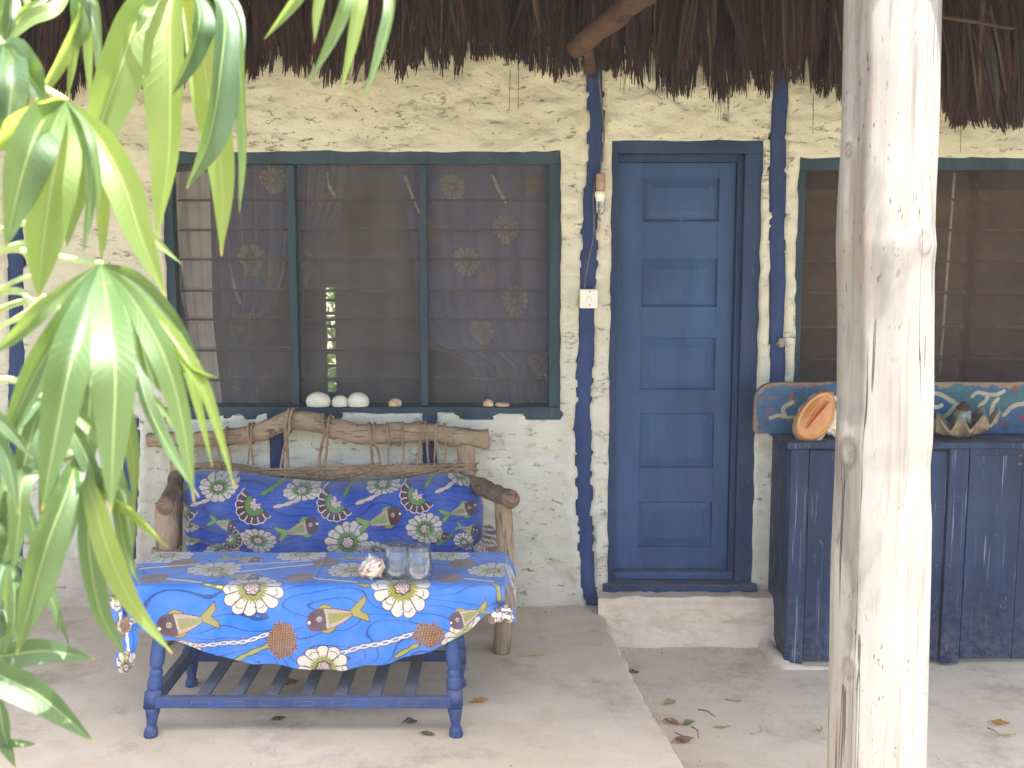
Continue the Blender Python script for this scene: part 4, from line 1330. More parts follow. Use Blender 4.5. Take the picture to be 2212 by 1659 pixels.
# ------------------------------------------------------------------ branch bench
bench = empty('bench')
tag(bench, 'rustic bench of weathered branches lashed with coir rope', 'bench')
RY = 4.66
top_px = [(320, 952), (345, 950), (400, 952), (470, 946), (520, 940), (570, 930), (615, 912), (650, 908), (700, 918), (760, 934), (820, 938), (880, 936), (930, 934), (985, 942), (1030, 946), (1056, 945)]
top = spline([at(*p, RY) for p in top_px], 120)
rad = np.interp(np.linspace(0, 1, 120), [0, .1, .3, .42, .5, .7, .9, 1], [.034, .033, .040, .046, .043, .044, .043, .043])
tube('top_rail', top, rad, M['log'], bench, sides=32, noise=.20, nscale=18, flat=.85)
low_px = [(408, 1008), (470, 1003), (540, 1012), (600, 1022), (660, 1030), (720, 1030), (790, 1018), (850, 1012), (930, 1010), (1030, 1012)]
low = spline([at(*p, RY) for p in low_px], 80)
tube('lower_rail', low, np.interp(np.linspace(0, 1, 80), [0, .3, .5, 1], [.014, .011, .015, .018]), M['log'], bench, sides=12, noise=.2, nscale=30)
tube('post', spline([at(388, 962, RY), at(390, 1040, RY), at(372, 1130, RY - .02), at(372, 1395, RY)], 30), .044, M['logv'], bench, sides=16, noise=.12, nscale=14)
pr_b = [at(1006, 958, RY), at(1008, 1040, RY), at(1008, 1180, RY)]
pr_b.append(Vector((pr_b[-1].x, RY, .005)))
tube('post', spline(pr_b, 30), .040, M['logv'], bench, sides=14, noise=.08, nscale=14, flat=.7)
# arms and front legs
FL = 4.20
af = at(1086, 1092, FL)
tube('arm', spline([at(1012, 1042, RY - .05), at(1040, 1052, 4.50), at(1075, 1068, 4.30), at(1104, 1076, FL - .03)], 40), np.linspace(.034, .036, 40), M['logdark'], bench, sides=16, noise=.2, nscale=16)
fp_ = at(1084, 1408, FL)
tube('leg', spline([(af.x, FL, af.z + .012), at(1092, 1180, FL), at(1088, 1300, FL), (fp_.x, FL, .002)], 40), .036, M['logv'], bench, sides=18, noise=.08, nscale=10)
al = at(356, 1096, FL + .1)
tube('arm', spline([at(386, 1030, RY), at(378, 1062, 4.5), at(356, 1092, FL + .06)], 30), np.linspace(.040, .036, 30), M['logdark'], bench, sides=16, noise=.2, nscale=16)
tube('leg', spline([(al.x, FL + .1, al.z + .02), at(360, 1150, FL + .1), at(358, 1195, FL + .1), (at(352, 1380, FL + .1).x, FL + .1, .002)], 40), np.interp(np.linspace(0, 1, 40), [0, .3, 1], [.040, .046, .040]), M['logv'], bench, sides=18, noise=.16, nscale=14)
SZ = .27
tube('seat_rail', [(-1.42, FL + .06, SZ - .03), (-.05, FL + .03, SZ - .03)], .034, M['log'], bench, noise=.1, sides=14)
tube('seat_rail', [(-1.42, RY - .05, SZ - .03), (-.18, RY - .05, SZ - .03)], .034, M['log'], bench, noise=.1, sides=14)
for i in range(9):
    x = -1.36 + i * .15
    tube('seat_slat', [(x, FL + .04, SZ + .012), (x + .01, RY - .02, SZ + .012)], .018, M['log'], bench, noise=.1, sides=10)
def rope(pts, r_=.0052, name='lashing'):
    return tube(name, spline(pts, 24), r_, M['rope'], bench, sides=7, noise=.25, nscale=120)
def wrap_ring(px, lean=0.0, k_=1.0):
    x = at(px, 940, RY).x
    i = int(np.argmin(abs(top[:, 0] - x)))
    p, rr_ = top[i], rad[i] * 1.12
    th = np.linspace(0, 2 * math.pi, 22)
    pts = np.stack([p[0] + lean * np.cos(th) * .012, p[1] + rr_ * .9 * np.sin(th), p[2] + rr_ * np.cos(th)], -1)
    v, f = tube_arr(pts, .0052 * k_, sides=6, caps=False)
    mobj('lashing', v, f, M['rope'], bench)
    return p, rr_
def tie(pt, pb, k_=1.0, n=1):
    p, rr_ = wrap_ring(pt, random.uniform(-1, 1), k_)
    pbw = at(pb, 1000, RY).x
    j = int(np.argmin(abs(low[:, 0] - pbw)))
    rope([(p[0], p[1] - rr_ * .8, p[2] - rr_ * .5), ((p[0] + low[j][0]) / 2 + random.uniform(-.003, .003), RY - .02, (p[2] + low[j][2]) / 2), (low[j][0], RY - .018, low[j][2] - .01)], .0052 * k_)
for a, b, k_ in ((470, 478, .9), (492, 502, .9), (540, 548, 1.0), (548, 536, .8), (624, 622, 1.5), (632, 602, 1.2), (706, 686, 1.3), (714, 700, 1.1), (806, 804, 1.1), (812, 826, 1.0), (838, 842, .9), (868, 868, 1.0), (908, 902, .8), (925, 930, .9), (944, 940, 1.0), (966, 962, .8)):
    tie(a, b, k_)
for k_ in range(70):                                  # frayed windings along the right half of the lower rail
    a = random.uniform(640, 1005)
    dz = random.uniform(-.030, .022) * min(1, (a - 560) / 200)
    rope([at(a - random.uniform(10, 60), 1016, RY - .02) + Vector((0, 0, dz)), at(a, 1014, RY - .028) + Vector((0, 0, dz * .4)), at(min(1035, a + random.uniform(20, 60)), 1012, RY - .02) + Vector((0, 0, -dz))], random.uniform(.0035, .006), 'winding')
for k_ in range(34):
    a = random.uniform(425, 640)
    rope([at(a - 25, np.interp(a - 25, [400, 640], [1004, 1026]), RY - .015), at(a, np.interp(a, [400, 640], [1004, 1026]) + random.uniform(-5, 5), RY - .02), at(a + 30, np.interp(a + 30, [400, 640], [1004, 1026]), RY - .015)], random.uniform(.003, .005), 'winding')
rope([at(560, 1014, RY - .03), at(700, 1012, RY - .03), at(850, 1009, RY - .03), at(1028, 1003, RY - .03)], .005)
for dz in (0, .012, .024, .036):                      # lashing round the front left leg at seat height
    th = np.linspace(0, 2 * math.pi, 24)
    lc = at(360, 1186, FL + .1)
    pts = np.stack([lc.x + .052 * np.cos(th), lc.y + .052 * np.sin(th), lc.z - dz + .004 * np.sin(th * 2)], -1)
    v, f = tube_arr(pts, .008, sides=7, caps=False, noise=.3, nscale=60)
    mobj('lashing', v, f, M['rope'], bench)

# printed cushion cover: back pad that rolls forward on to the seat
cush = empty('bench_cushion')
tag(cush, 'royal blue cushion on the bench, printed with daisies, fans and fish', 'cushion')
BC = (.012, .055, .29)
xa, xb = at(385, 1100, 4.45).x, at(1042, 1100, 4.45).x
nu, nv = 520, 230
s_, t_ = np.meshgrid(np.linspace(0, 1, nu), np.linspace(0, 1, nv), indexing='ij')
top_c = [(385, 1052), (398, 1030), (425, 1020), (500, 1021), (560, 1032), (620, 1040), (700, 1046), (770, 1050), (850, 1044), (930, 1031), (985, 1029), (1015, 1038), (1034, 1062), (1042, 1100)]
tx = np.array([at(*p, 4.52).x for p in top_c]); tz = np.array([at(*p, 4.52).z for p in top_c])
Xk = xa + (xb - xa) * s_
ztop = np.interp(Xk, tx, tz)
kk = .72                                               # share of the sheet that is the upright back
zbt = SZ + .055
edge = np.clip(np.minimum(s_, 1 - s_) / .05, 0, 1)
bul = np.sqrt(np.clip(1 - (1 - edge) ** 2, 0, 1))
tb = np.clip(t_ / kk, 0, 1)
Zk = np.where(t_ < kk, ztop - (ztop - zbt) * tb, zbt - .012 * (t_ - kk) / (1 - kk))
rollin = np.sqrt(np.clip(1 - (1 - np.clip(tb / .12, 0, 1)) ** 2, 0, 1))
Yk = 4.58 - .10 * bul * rollin - .05 * np.sin(tb * math.pi) * bul - .03 * tb
Yk = np.where(t_ < kk, Yk, Yk - (t_ - kk) / (1 - kk) * .26)
fo = fbm(Xk * 2.4, Zk * 6, 0, 3, 33)
Yk += .022 * fo + .006 * np.sin(Xk * 9 + Zk * 30 + 3 * fo)
lf = np.exp(-((Xk - at(430, 1100, 4.45).x) / .12) ** 2)
Yk += .016 * lf * np.sin(Zk * 95 + Xk * 22 + 1.5 * fo) * np.clip((.56 - Zk) / .05, 0, 1)
rf = np.exp(-((Xk - at(1010, 1100, 4.45).x) / .10) ** 2)
Yk += .014 * rf * np.sin(Zk * 80 - Xk * 26) * np.clip((.56 - Zk) / .06, 0, 1)
Zk = Zk + np.where(t_ >= kk, .014 * fbm(Xk * 5, t_ * 8, 0, 3, 44), 0)
U_, V_ = Xk.ravel(), np.where(t_ < kk, -Zk, -zbt + (t_ - kk) / (1 - kk) * .26).ravel()
pr = Print(U_, V_, BC)
pr.waves(34, (.006, .012, .10), .075, 5)
bp = lambda x, y: (at(x * .32 + 368.7, y * .32 + 995.4, 4.45).x, -at(x * .32 + 368.7, y * .32 + 995.4, 4.45).z)
GR, CRM = (.085, .19, .02), (.44, .39, .33)
k3 = .32 / 534
for pts in (((150, 290), (230, 265), (310, 240)), ((700, 310), (790, 290), (870, 260)), ((1250, 295), (1340, 265), (1410, 225)), ((1790, 215), (1860, 185), (1920, 150))):
    pr.line([bp(*p) for p in pts], .0062, CRM, (.08, .03, .03), .04, (.4, .33, .30))
for pts in (((610, 230), (680, 190), (750, 145)), ((1165, 240), (1200, 180)), ((1715, 185), (1765, 118)), ((60, 230), (120, 170)), ((1800, 560), (1900, 490))):
    pr.line([bp(*p) for p in pts], .006, GR, (.03, .06, .02), .03)
for (x, y, r_, sy, rot) in ((330, 175, 132, .68, 0), (880, 208, 132, .52, 0), (1415, 190, 125, .40, 0), (1940, 130, 120, .35, .3), (600, 530, 125, .75, .1), (1205, 540, 150, 1.0, .1), (1720, 450, 125, .85, .1), (345, 625, 135, .55, 0), (1985, 535, 75, .8, .6), (880, 660, 150, .3, 0), (1400, 600, 120, .5, .5), (110, 430, 95, .4, .2), (110, 545, 100, .35, -.1)):
    cx, cy = bp(x, y)
    pr.daisy(cx, cy, r_ * k3, rot, sy, n=14, green=GR, cream=CRM, pink=(.50, .38, .32), seed=x)
for (x, y, r_, rot) in ((575, 290, 128, 2.35), (1115, 280, 125, 2.3), (1665, 235, 122, 2.25), (95, 310, 95, 2.0), (400, 520, 90, .5)):
    cx, cy = bp(x, y)
    pr.fan(cx, cy, r_ * k3, rot, green=GR)
for (x, y, L, rot) in ((870, 450, 290, -.28), (1415, 395, 300, -.28), (1945, 340, 250, -.3), (360, 415, 190, .25), (1800, 490, 160, .2), (2000, 450, 150, .3)):
    cx, cy = bp(x, y)
    pr.fish(cx, cy, L * k3, rot, -1, yel=(.12, .28, .03), dark=(.06, .025, .02), pink=(.42, .31, .24), grn=(.14, .32, .03))
mobj('cover', np.stack([Xk, Yk, Zk], -1).reshape(-1, 3), grid_faces(nu, nv), M['fabric'], cush, col=pr.C)
v, f = tube_arr(spline([at(1030, 1195, 4.40), at(1055, 1180, 4.40), at(1062, 1160, 4.42), at(1050, 1140, 4.46)], 30), np.interp(np.linspace(0, 1, 30), [0, .5, 1], [.03, .04, .02]), sides=24, noise=.2, nscale=25)
ps = Print(v[:, 0], v[:, 2], (.12, .075, .05)); ps.waves(70, (.5, .42, .34), .16, 2)
mobj('gathered_edge', v, f, M['fabric'], cush, col=ps.C)

# ------------------------------------------------------------------ indigo cabinet, painted board, shells
cab = empty('counter_cabinet')
tag(cab, 'indigo painted counter cabinet of vertical boards beside the door', 'cabinet')
CYf = 4.42
CT = at(1760, 955, CYf).z
sx = at(1672, 1000, WY - .06).x
ctop = CT - .026
# side panel with a rounded lower corner
yb, yf = WY - .02, CYf + .03
rows = []
for k_ in range(24):
    t = k_ / 23
    y = yb + (yf - yb) * t
    zb_ = LOW + .175 * (1 - t) ** 2.2 + .0
    rows.append((y, zb_))
bm = bmesh.new()
def strip(xo): return [bm.verts.new((xo, y, zz)) for y, zb_ in rows for zz in (zb_, ctop)]
A_, B_ = strip(sx), strip(sx + .022)
for k_ in range(23):
    for Q in (A_, B_):
        bm.faces.new((Q[2 * k_], Q[2 * k_ + 2], Q[2 * k_ + 3], Q[2 * k_ + 1]))
    bm.faces.new((A_[2 * k_], A_[2 * k_ + 2], B_[2 * k_ + 2], B_[2 * k_]))
bm.faces.new((A_[0], A_[1], B_[1], B_[0])); bm.faces.new((A_[46], A_[47], B_[47], B_[46]))
bm_obj('side_panel', bm, M['cab'], cab)
fx = lambda px: at(px, 1200, CYf).x
bot = LOW + .008
box('corner_stile', sx - .004, fx(1741), CYf, CYf + .028, bot, ctop, M['cab'], cab, .006, jit=.002)
edges = [1743, 1845, 1940, 2040]
for a, b in zip(edges[:-1], edges[1:]):
    box('board', fx(a) + .0015, fx(b) - .0015, CYf + .012 + random.uniform(-.002, .002), CYf + .03, bot + .012, ctop - .012, M['cab'], cab, .003, jit=.001)
box('stile', fx(2041), fx(2083), CYf - .002, CYf + .03, bot, ctop, M['cab'], cab, .004, jit=.001)
for a, b in ((2085, 2199), (2199, 2320)):
    box('door_board', fx(a) + .001, fx(b) - .001, CYf + .006 + random.uniform(-.002, .002), CYf + .03, bot + .02, ctop - .03, M['cab'], cab, .003, jit=.001)
box('rail', fx(2084), fx(2420), CYf + .001, CYf + .03, ctop - .029, ctop, M['cab'], cab, .003)
box('countertop', sx - .025, fx(2420), CYf - .022, WY - .02, ctop + .001, CT, M['cab'], cab, .006, jit=.002)
# old hinge on the cabinet door
hx_ = at(2203, 990, CYf).x
for k_ in range(3):
    pz = at(2203, 965 + 18 * k_, CYf).z
    box('hinge_leaf', hx_ - .008, hx_ + .008, CYf - .004, CYf + .006, pz - .006, pz + .006, M['edge2'], cab, .002)
# mortar curb running round the foot of the cabinet
tag(tube('curb', spline([(sx - .02, WY - .06, LOW + .03), (sx - .03, WY - .18, LOW - .005), (sx - .012, CYf + .02, LOW - .014), (sx + .06, CYf - .025, LOW - .02), (sx + .5, CYf - .03, LOW - .026)], 60), np.linspace(.05, .03, 60), M['plinth'], None, sides=14, noise=.2, nscale=12),
    'low mortar curb round the foot of the indigo cabinet', 'curb')

BY = 4.60
bx0, bx1 = at(1629, 880, BY).x, 2.75
bz0, bz1 = CT + .004, at(1800, 826, BY).z
nx, nz = 420, 90
s_, t_ = np.meshgrid(np.linspace(0, 1, nx) , np.linspace(0, 1, nz), indexing='ij')
Xb = bx0 + (bx1 - bx0) * s_ ** 1.15
def topz(x): 
    d = np.clip((x - bx0) / .085, 0, 1)
    return bz1 - .085 * (1 - np.sqrt(np.clip(1 - (1 - d) ** 2, 0, 1))) + .002 * vnoise(x * 20, 0, 0, 3)
def botz(x):
    d = np.clip((x - bx0) / .02, 0, 1)
    return bz0 + .018 * (1 - np.sqrt(np.clip(1 - (1 - d) ** 2, 0, 1)))
Zb = botz(Xb) + (topz(Xb) - botz(Xb)) * t_
pr = Print(Xb.ravel(), -Zb.ravel(), (.026, .080, .165))
nz_ = fbm(pr.U * 14, pr.V * 20, 0, 4, 77)
pr.C[nz_ > .25] = (.030, .10, .125)
ed = np.minimum(topz(pr.U) + pr.V, (pr.U - bx0)) + .012 * fbm(pr.U * 30, pr.V * 30, 0, 3, 78)
pr.C[ed < .014] = (.20, .135, .09)
ch = fbm(pr.U * 40, pr.V * 60, 0, 3, 79)
pr.C[(ch > .62) & (pr.U < bx0 + .30)] = (.17, .07, .065)
bq = lambda px, py: (at(px, py, BY).x, -at(px, py, BY).z)
cr_ = (.31, .295, .205)
c8 = lambda x, y: (x * .4223 + 1585.2, y * .4223 + 774.2)      # from the enlarged view of this corner
pr.line([bq(*c8(185, 305)), bq(*c8(225, 292)), bq(*c8(262, 300)), bq(*c8(310, 300))], .007, cr_, None)
pr.line([bq(*c8(300, 225)), bq(*c8(262, 245)), bq(*c8(252, 270)), bq(*c8(262, 298))], .009, cr_, None)
pr.line([bq(*c8(1005, 175)), bq(*c8(1060, 185)), bq(*c8(1110, 215)), bq(*c8(1150, 240))], .009, cr_, None)
pr.line([bq(*c8(1005, 240)), bq(*c8(1040, 250)), bq(*c8(1065, 240))], .008, (.45, .40, .33), None)
pr.line([bq(*c8(1030, 330)), bq(*c8(1090, 290)), bq(*c8(1130, 250))], .009, cr_, None)
pr.line([bq(*c8(1220, 195)), bq(*c8(1245, 175)), bq(*c8(1290, 182)), bq(*c8(1340, 185)), bq(*c8(1380, 168))], .008, cr_, None)
pr.line([bq(*c8(1300, 185)), bq(*c8(1290, 215)), bq(*c8(1255, 243))], .008, cr_, None)
pr.line([bq(*c8(1350, 208)), bq(*c8(1325, 240)), bq(*c8(1315, 285))], .008, cr_, None)
pr.line([bq(*c8(1380, 290)), bq(*c8(1430, 245)), bq(*c8(1484, 232)), bq(*c8(1540, 236))], .009, cr_, None)
for (x, y, r_) in ((1440, 155, .014), (1380, 335, .012), (1470, 305, .013), (160, 340, .006), (300, 345, .006)):
    cx, cy = bq(*c8(x, y)); i = pr.near(cx, cy, .03); pr.put(i, np.hypot(pr.U[i] - cx, pr.V[i] - cy) < r_, (.17, .04, .035))
for (x, y) in ((318, 180), (163, 338)):
    cx, cy = bq(*c8(x, y)); i = pr.near(cx, cy, .03); pr.put(i, np.hypot(pr.U[i] - cx, pr.V[i] - cy) < .006, (.06, .035, .03))
fv = np.stack([Xb, np.full_like(Xb, BY) + .002 * fbm(Xb * 12, Zb * 30, 0, 3, 80), Zb], -1).reshape(-1, 3)
bv = fv.copy(); bv[:, 1] = BY + .032
nf_ = nx * nz
fF = grid_faces(nx, nz)
rim = []
I = lambda i, j: i * nz + j
for i in range(nx - 1):
    for j in (0, nz - 1): rim.append((I(i, j), I(i + 1, j), I(i + 1, j) + nf_, I(i, j) + nf_))
for j in range(nz - 1):
    for i in (0, nx - 1): rim.append((I(i, j), I(i, j + 1), I(i, j + 1) + nf_, I(i, j) + nf_))
tag(mobj('painted_board', np.vstack([fv, bv]), np.vstack([fF, fF[:, ::-1] + nf_, np.array(rim)]), M['painted'], None, smooth=False, col=np.vstack([pr.C, pr.C])),
    'old blue plank with cream scrollwork standing on the indigo cabinet', 'board')

# orange conch leaning on the board
conch = empty('conch_shell')
tag(conch, 'large orange conch shell leaning mouth-out on the indigo cabinet', 'shell')
cc = np.array(tuple(at(1763, 898, 4.47)))
ax1 = np.array([math.sin(math.radians(33)), .18, math.cos(math.radians(33))]); ax1 /= np.linalg.norm(ax1)
nrm = np.array([-.22, -.95, .12]); nrm -= ax1 * (nrm @ ax1); nrm /= np.linalg.norm(nrm)
ax2 = np.cross(ax1, nrm)
RHO, TH = np.meshgrid(np.linspace(0, 1, 50), np.linspace(0, 2 * math.pi, 90, endpoint=False), indexing='xy')
a_, b_ = .070, .122
egg = 1 - .16 * np.sin(TH)
lx_ = a_ * RHO * np.cos(TH) * egg * (1 + .03 * np.sin(3 * TH + 1)); lz_ = b_ * RHO * np.sin(TH)
slit = np.clip(1 - ((lx_ + .006 - .18 * (lz_ - .02) ** 1 * .4) / (.008 + .010 * np.clip(lz_ / b_ + .3, 0, 1))) ** 2, 0, 1) * np.clip(1 - ((lz_ - .004) / .076) ** 4, 0, 1)
hgt = .032 * (1 - RHO ** 3.0) + .010 * np.exp(-((RHO - .86) / .08) ** 2) - .012 * slit ** .8
rim_drop = np.where(RHO > .93, -.03 * ((RHO - .93) / .07) ** 2, 0)
Vc_ = cc + ax2 * lx_[..., None] + ax1 * lz_[..., None] + nrm * (hgt + rim_drop)[..., None]
sl = np.clip(slit * 2.2, 0, 1)[..., None]
k_ = np.clip((RHO - .25) / .5, 0, 1)[..., None]
base = np.array([.44, .16, .035]) * (1 - k_) + np.array([.50, .235, .075]) * k_
rmm = np.clip((RHO - .88) / .1, 0, 1)[..., None]
base = base * (1 - rmm) + np.array([.54, .36, .17]) * rmm
cl_ = base * (1 - sl) + np.array([.44, .12, .02]) * sl
mobj('mouth', Vc_.reshape(-1, 3), grid_faces(90, 50, wrap=True), M['conch'], conch, col=cl_.reshape(-1, 3))
th = np.linspace(0, 2 * math.pi, 48, endpoint=False); ph = np.linspace(0, 1, 30)
TH, PH = np.meshgrid(th, ph, indexing='ij')
rb = np.cos(PH * math.pi / 2) ** .55
bump_ = 1 + .14 * np.maximum(0, np.sin(TH * 7)) ** 3 * np.maximum(0, np.sin(PH * 9)) + .08 * fbm(np.cos(TH) * 4, np.sin(TH) * 4, PH * 4, 3, 5)
Vb = cc - nrm * (.012 + .105 * PH)[..., None] + ax2 * (a_ * .99 * rb * np.cos(TH) * bump_ + .016 * np.sin(PH * 3))[..., None] + ax1 * (b_ * .96 * rb * np.sin(TH) * bump_)[..., None]
mobj('body', Vb.reshape(-1, 3), grid_faces(48, 30, wrap=True), M['shellw'], conch)
# knobbly white coral lump half hidden behind the pole
c = np.array(tuple(at(1806, 925, 4.50))); 
TH, PH = np.meshgrid(np.linspace(0, 2 * math.pi, 50, endpoint=False), np.linspace(.02, math.pi - .02, 36), indexing='ij')
rr_ = .055 * (1 + .30 * fbm(np.sin(PH) * np.cos(TH) * 4, np.sin(PH) * np.sin(TH) * 4, np.cos(PH) * 4, 4, 7))
Vc_ = np.stack([rr_ * np.sin(PH) * np.cos(TH) * 1.1, rr_ * np.sin(PH) * np.sin(TH) * .7, rr_ * np.cos(PH) * .95], -1).reshape(-1, 3)
Vc_[:, 2] += CT + .001 - Vc_[:, 2].min(); Vc_[:, 0] += c[0]; Vc_[:, 1] += 4.50
tag(mobj('coral_lump', Vc_, grid_faces(50, 36, wrap=True), M['shellw']), 'knobbly white coral lump between the conch and the pole', 'coral')

# giant clam valve used as a dish
cl0 = at(2088, 925, 4.47)
nth, nr = 120, 24
TH, RH = np.meshgrid(np.linspace(0, 2 * math.pi, nth, endpoint=False), np.linspace(0, 1, nr), indexing='ij')
front = np.clip(np.sin(TH) * -1, 0, 1)
rip = np.sin(TH * 9 + .6)
R_ = RH * (1 + .07 * rip * RH)
xx = .132 * R_ * np.cos(TH)
yy = .095 * R_ * np.sin(TH)
zz = .058 * RH ** 1.8 + .026 * rip * RH ** 2.2 + .006 * fbm(np.cos(TH) * 9, np.sin(TH) * 9, RH * 16, 2, 4) + .02 * np.cos(TH) * RH
Vt = np.stack([xx, yy, zz], -1)
outer = Vt.copy(); outer[..., 2] -= .008 + .012 * (1 - RH); outer[..., 0] *= 1.02; outer[..., 1] *= 1.02
rib = .006 * np.sin(TH * 9 + .6) * RH + .003 * np.sin(RH * 60)
outer[..., 2] += rib
allv = np.concatenate([Vt, outer[:, ::-1]], axis=1)
fcl = grid_faces(nth, 2 * nr, wrap=True)
Vv = allv.reshape(-1, 3)
Vv[:, 2] += CT + .001 - Vv[:, 2].min(); Vv[:, 0] += cl0.x; Vv[:, 1] += 4.49
tag(mobj('giant_clam_shell', Vv, fcl, mat_simple('grey_clam_shell', (.19, .16, .105), .6, .3, .4, 45, .7)), 'wavy giant clam shell used as a dish on the indigo cabinet', 'shell')
c = np.array([at(2084, 880, 4.49).x, 4.50, CT + .035])
bottle = empty('small_bottle')
tag(bottle, 'small glass bottle with brown stopper standing in the clam shell', 'bottle')
v, f = lathe_arr([(.0003, 0), (.036, 0), (.040, .008), (.038, .04), (.032, .07), (.026, .088), (.0245, .09), (.030, .07), (.036, .04), (.037, .010), (.0003, .006)], 30, c)
mobj('glass_body', v, f, mat_pane('pale_green_bottle_glass', (.78, .88, .80), 1.0, .35, 3.0), bottle)
v, f = lathe_arr([(.0003, .0875), (.029, .088), (.030, .098), (.024, .104), (.014, .112), (.012, .120), (.0003, .122)], 24, c)
mobj('stopper', v, f, M['cork'], bottle)
TH, PH = np.meshgrid(np.linspace(0, 2 * math.pi, 30, endpoint=False), np.linspace(.02, math.pi - .02, 20), indexing='ij')
rr_ = .052 * (1 + .12 * fbm(np.sin(PH) * np.cos(TH) * 2, np.sin(PH) * np.sin(TH) * 2, np.cos(PH) * 2, 3, 8))
Vc_ = np.stack([rr_ * np.sin(PH) * np.cos(TH), rr_ * np.sin(PH) * np.sin(TH) * .8, rr_ * np.cos(PH) * .75], -1).reshape(-1, 3) + np.array([at(2112, 893, 4.49).x, 4.51, CT + .065])
tag(mobj('dark_pebble', Vc_, grid_faces(30, 20, wrap=True), M['dark']), 'dark round pebble lying in the clam shell beside the bottle', 'pebble')

# ------------------------------------------------------------------ sun-bleached pole at the front of the porch
PY = 2.44
Lp = [(-500, 1836), (0, 1827), (200, 1824), (330, 1820), (450, 1813), (520, 1810), (700, 1813), (830, 1812), (1000, 1808), (1100, 1803), (1200, 1799), (1320, 1797), (1430, 1796), (1659, 1790), (2400, 1775)]
Rp = [(-500, 2040), (0, 2028), (200, 2024), (300, 2021), (420, 2016), (490, 2014), (530, 2017), (580, 2012), (700, 2011), (850, 2011), (950, 2008), (1000, 2003), (1060, 2003), (1120, 2006), (1200, 2004), (1400, 2000), (1659, 1994), (2400, 1985)]
nz, nth = 420, 96
zs = np.linspace(-.2, 2.62, nz)
lz_ = np.array([at(p[1], p[0], PY).z for p in Lp])[::-1]; lx2 = np.array([at(p[1], p[0], PY).x for p in Lp])[::-1]
rz_ = np.array([at(p[1], p[0], PY).z for p in Rp])[::-1]; rx2 = np.array([at(p[1], p[0], PY).x for p in Rp])[::-1]
xl, xr = np.interp(zs, lz_, lx2), np.interp(zs, rz_, rx2)
cx, rad_ = (xl + xr) / 2, (xr - xl) / 2
TH, ZI = np.meshgrid(np.linspace(0, 2 * math.pi, nth, endpoint=False), np.arange(nz), indexing='ij')
Zz = zs[ZI]
prof = 1 + .012 * np.sin(2 * TH + 1) + .012 * fbm(np.cos(TH) * 2.2, np.sin(TH) * 2.2, Zz * 3, 4, 5)
# flat flank on the left with a soft ridge, as hewn
fl_a = math.radians(207)
dth = np.angle(np.exp(1j * (TH - fl_a)))
prof -= .085 * np.exp(-(dth / .26) ** 2) 
prof += .045 * np.exp(-(np.angle(np.exp(1j * (TH - math.radians(229)))) / .13) ** 2)
prof -= .030 * np.exp(-(np.angle(np.exp(1j * (TH - math.radians(283) - .15 * (Zz - 1.4)))) / .05) ** 2) * np.clip((Zz - 1.1) * 1.5, 0, 1)
knot_c = np.zeros_like(Zz)
def knot(px, py, rr_k, h, dark=.8):
    r_ = ray(px, py)
    # intersect the view ray with the pole near its axis
    p = at(px, py, PY - .08)
    i = int(np.argmin(abs(zs - p.z)))
    sn = np.clip((p.x - cx[i]) / rad_[i], -.98, .98)
    th0 = math.radians(270) + math.asin(sn)
    d = np.hypot(np.angle(np.exp(1j * (TH - th0))) * rad_[i], (Zz - p.z) * .75)
    ring = np.exp(-((d - rr_k) / (rr_k * .28)) ** 2)
    core = np.exp(-(d / (rr_k * .8)) ** 2)
    global prof, knot_c
    prof = prof + (h * np.exp(-(d / (rr_k * 1.7)) ** 2) - .6 * h * core) / rad_[i]
    knot_c = np.maximum(knot_c, np.clip((ring * .75 + core * .5 * (.5 + .5 * np.sin(d * 900))) * dark, 0, 1))
knot(1848, 318, .010, .003, 1.0)
knot(1996, 525, .018, .0035, .8)
knot(1842, 985, .024, .009, .75)
knot(1838, 1450, .017, .008, .6)
Vp = np.stack([cx[ZI] + rad_[ZI] * prof * np.cos(TH), PY + rad_[ZI] * prof * np.sin(TH), Zz], -1)
pole = tag(mobj('porch_pole', Vp.reshape(-1, 3), grid_faces(nth, nz, wrap=True), mat_post(), col=np.repeat(knot_c.reshape(-1, 1), 3, 1)), 'sun-bleached knotty wooden pole standing at the front of the porch', 'pole')

# ------------------------------------------------------------------ fallen leaves and twigs
def dry_leaf(px, py, z, L, W, yaw, c, curl, label, name='fallen_leaf', cat='leaf', group='fallen leaves on the porch floor'):
    p = atz(px, py, z)
    n_, m_ = 18, 9
    t, a = np.meshgrid(np.linspace(0, 1, n_), np.linspace(-1, 1, m_), indexing='ij')
    w = W * np.sin(np.pi * np.clip(t, .01, .995) ** .8) ** .9
    x = (t - .5) * L; y = a * w * .5
    sd = int(px) % 17
    zz = curl * (a ** 2) * w * .8 + .35 * curl * L * (t - .5) ** 2 * 2 + .003 * fbm(t * 4, a * 2, 0, 3, sd)
    zz -= zz.min() - .0015
    cs_, sn_ = math.cos(yaw), math.sin(yaw)
    V = np.stack([p.x + x * cs_ - y * sn_, p.y + x * sn_ + y * cs_, z + .004 + zz], -1).reshape(-1, 3)
    v2, f2 = tube_arr([(p.x - (L * .5) * cs_, p.y - L * .5 * sn_, z + .008 + zz[0].mean()), (p.x - L * .68 * cs_, p.y - L * .68 * sn_, z + .006)], .0012, sides=5)
    Vv, Ff = join([(V, grid_faces(n_, m_)), (v2, f2)])
    cb = np.array(c) * (1 + .3 * fbm(Vv[:, 0] * 90, Vv[:, 1] * 90, 0, 2, 3))[:, None]
    return tag(mobj(name, Vv, Ff, M['dry'], col=np.clip(cb, 0, 1)), label, cat, group)
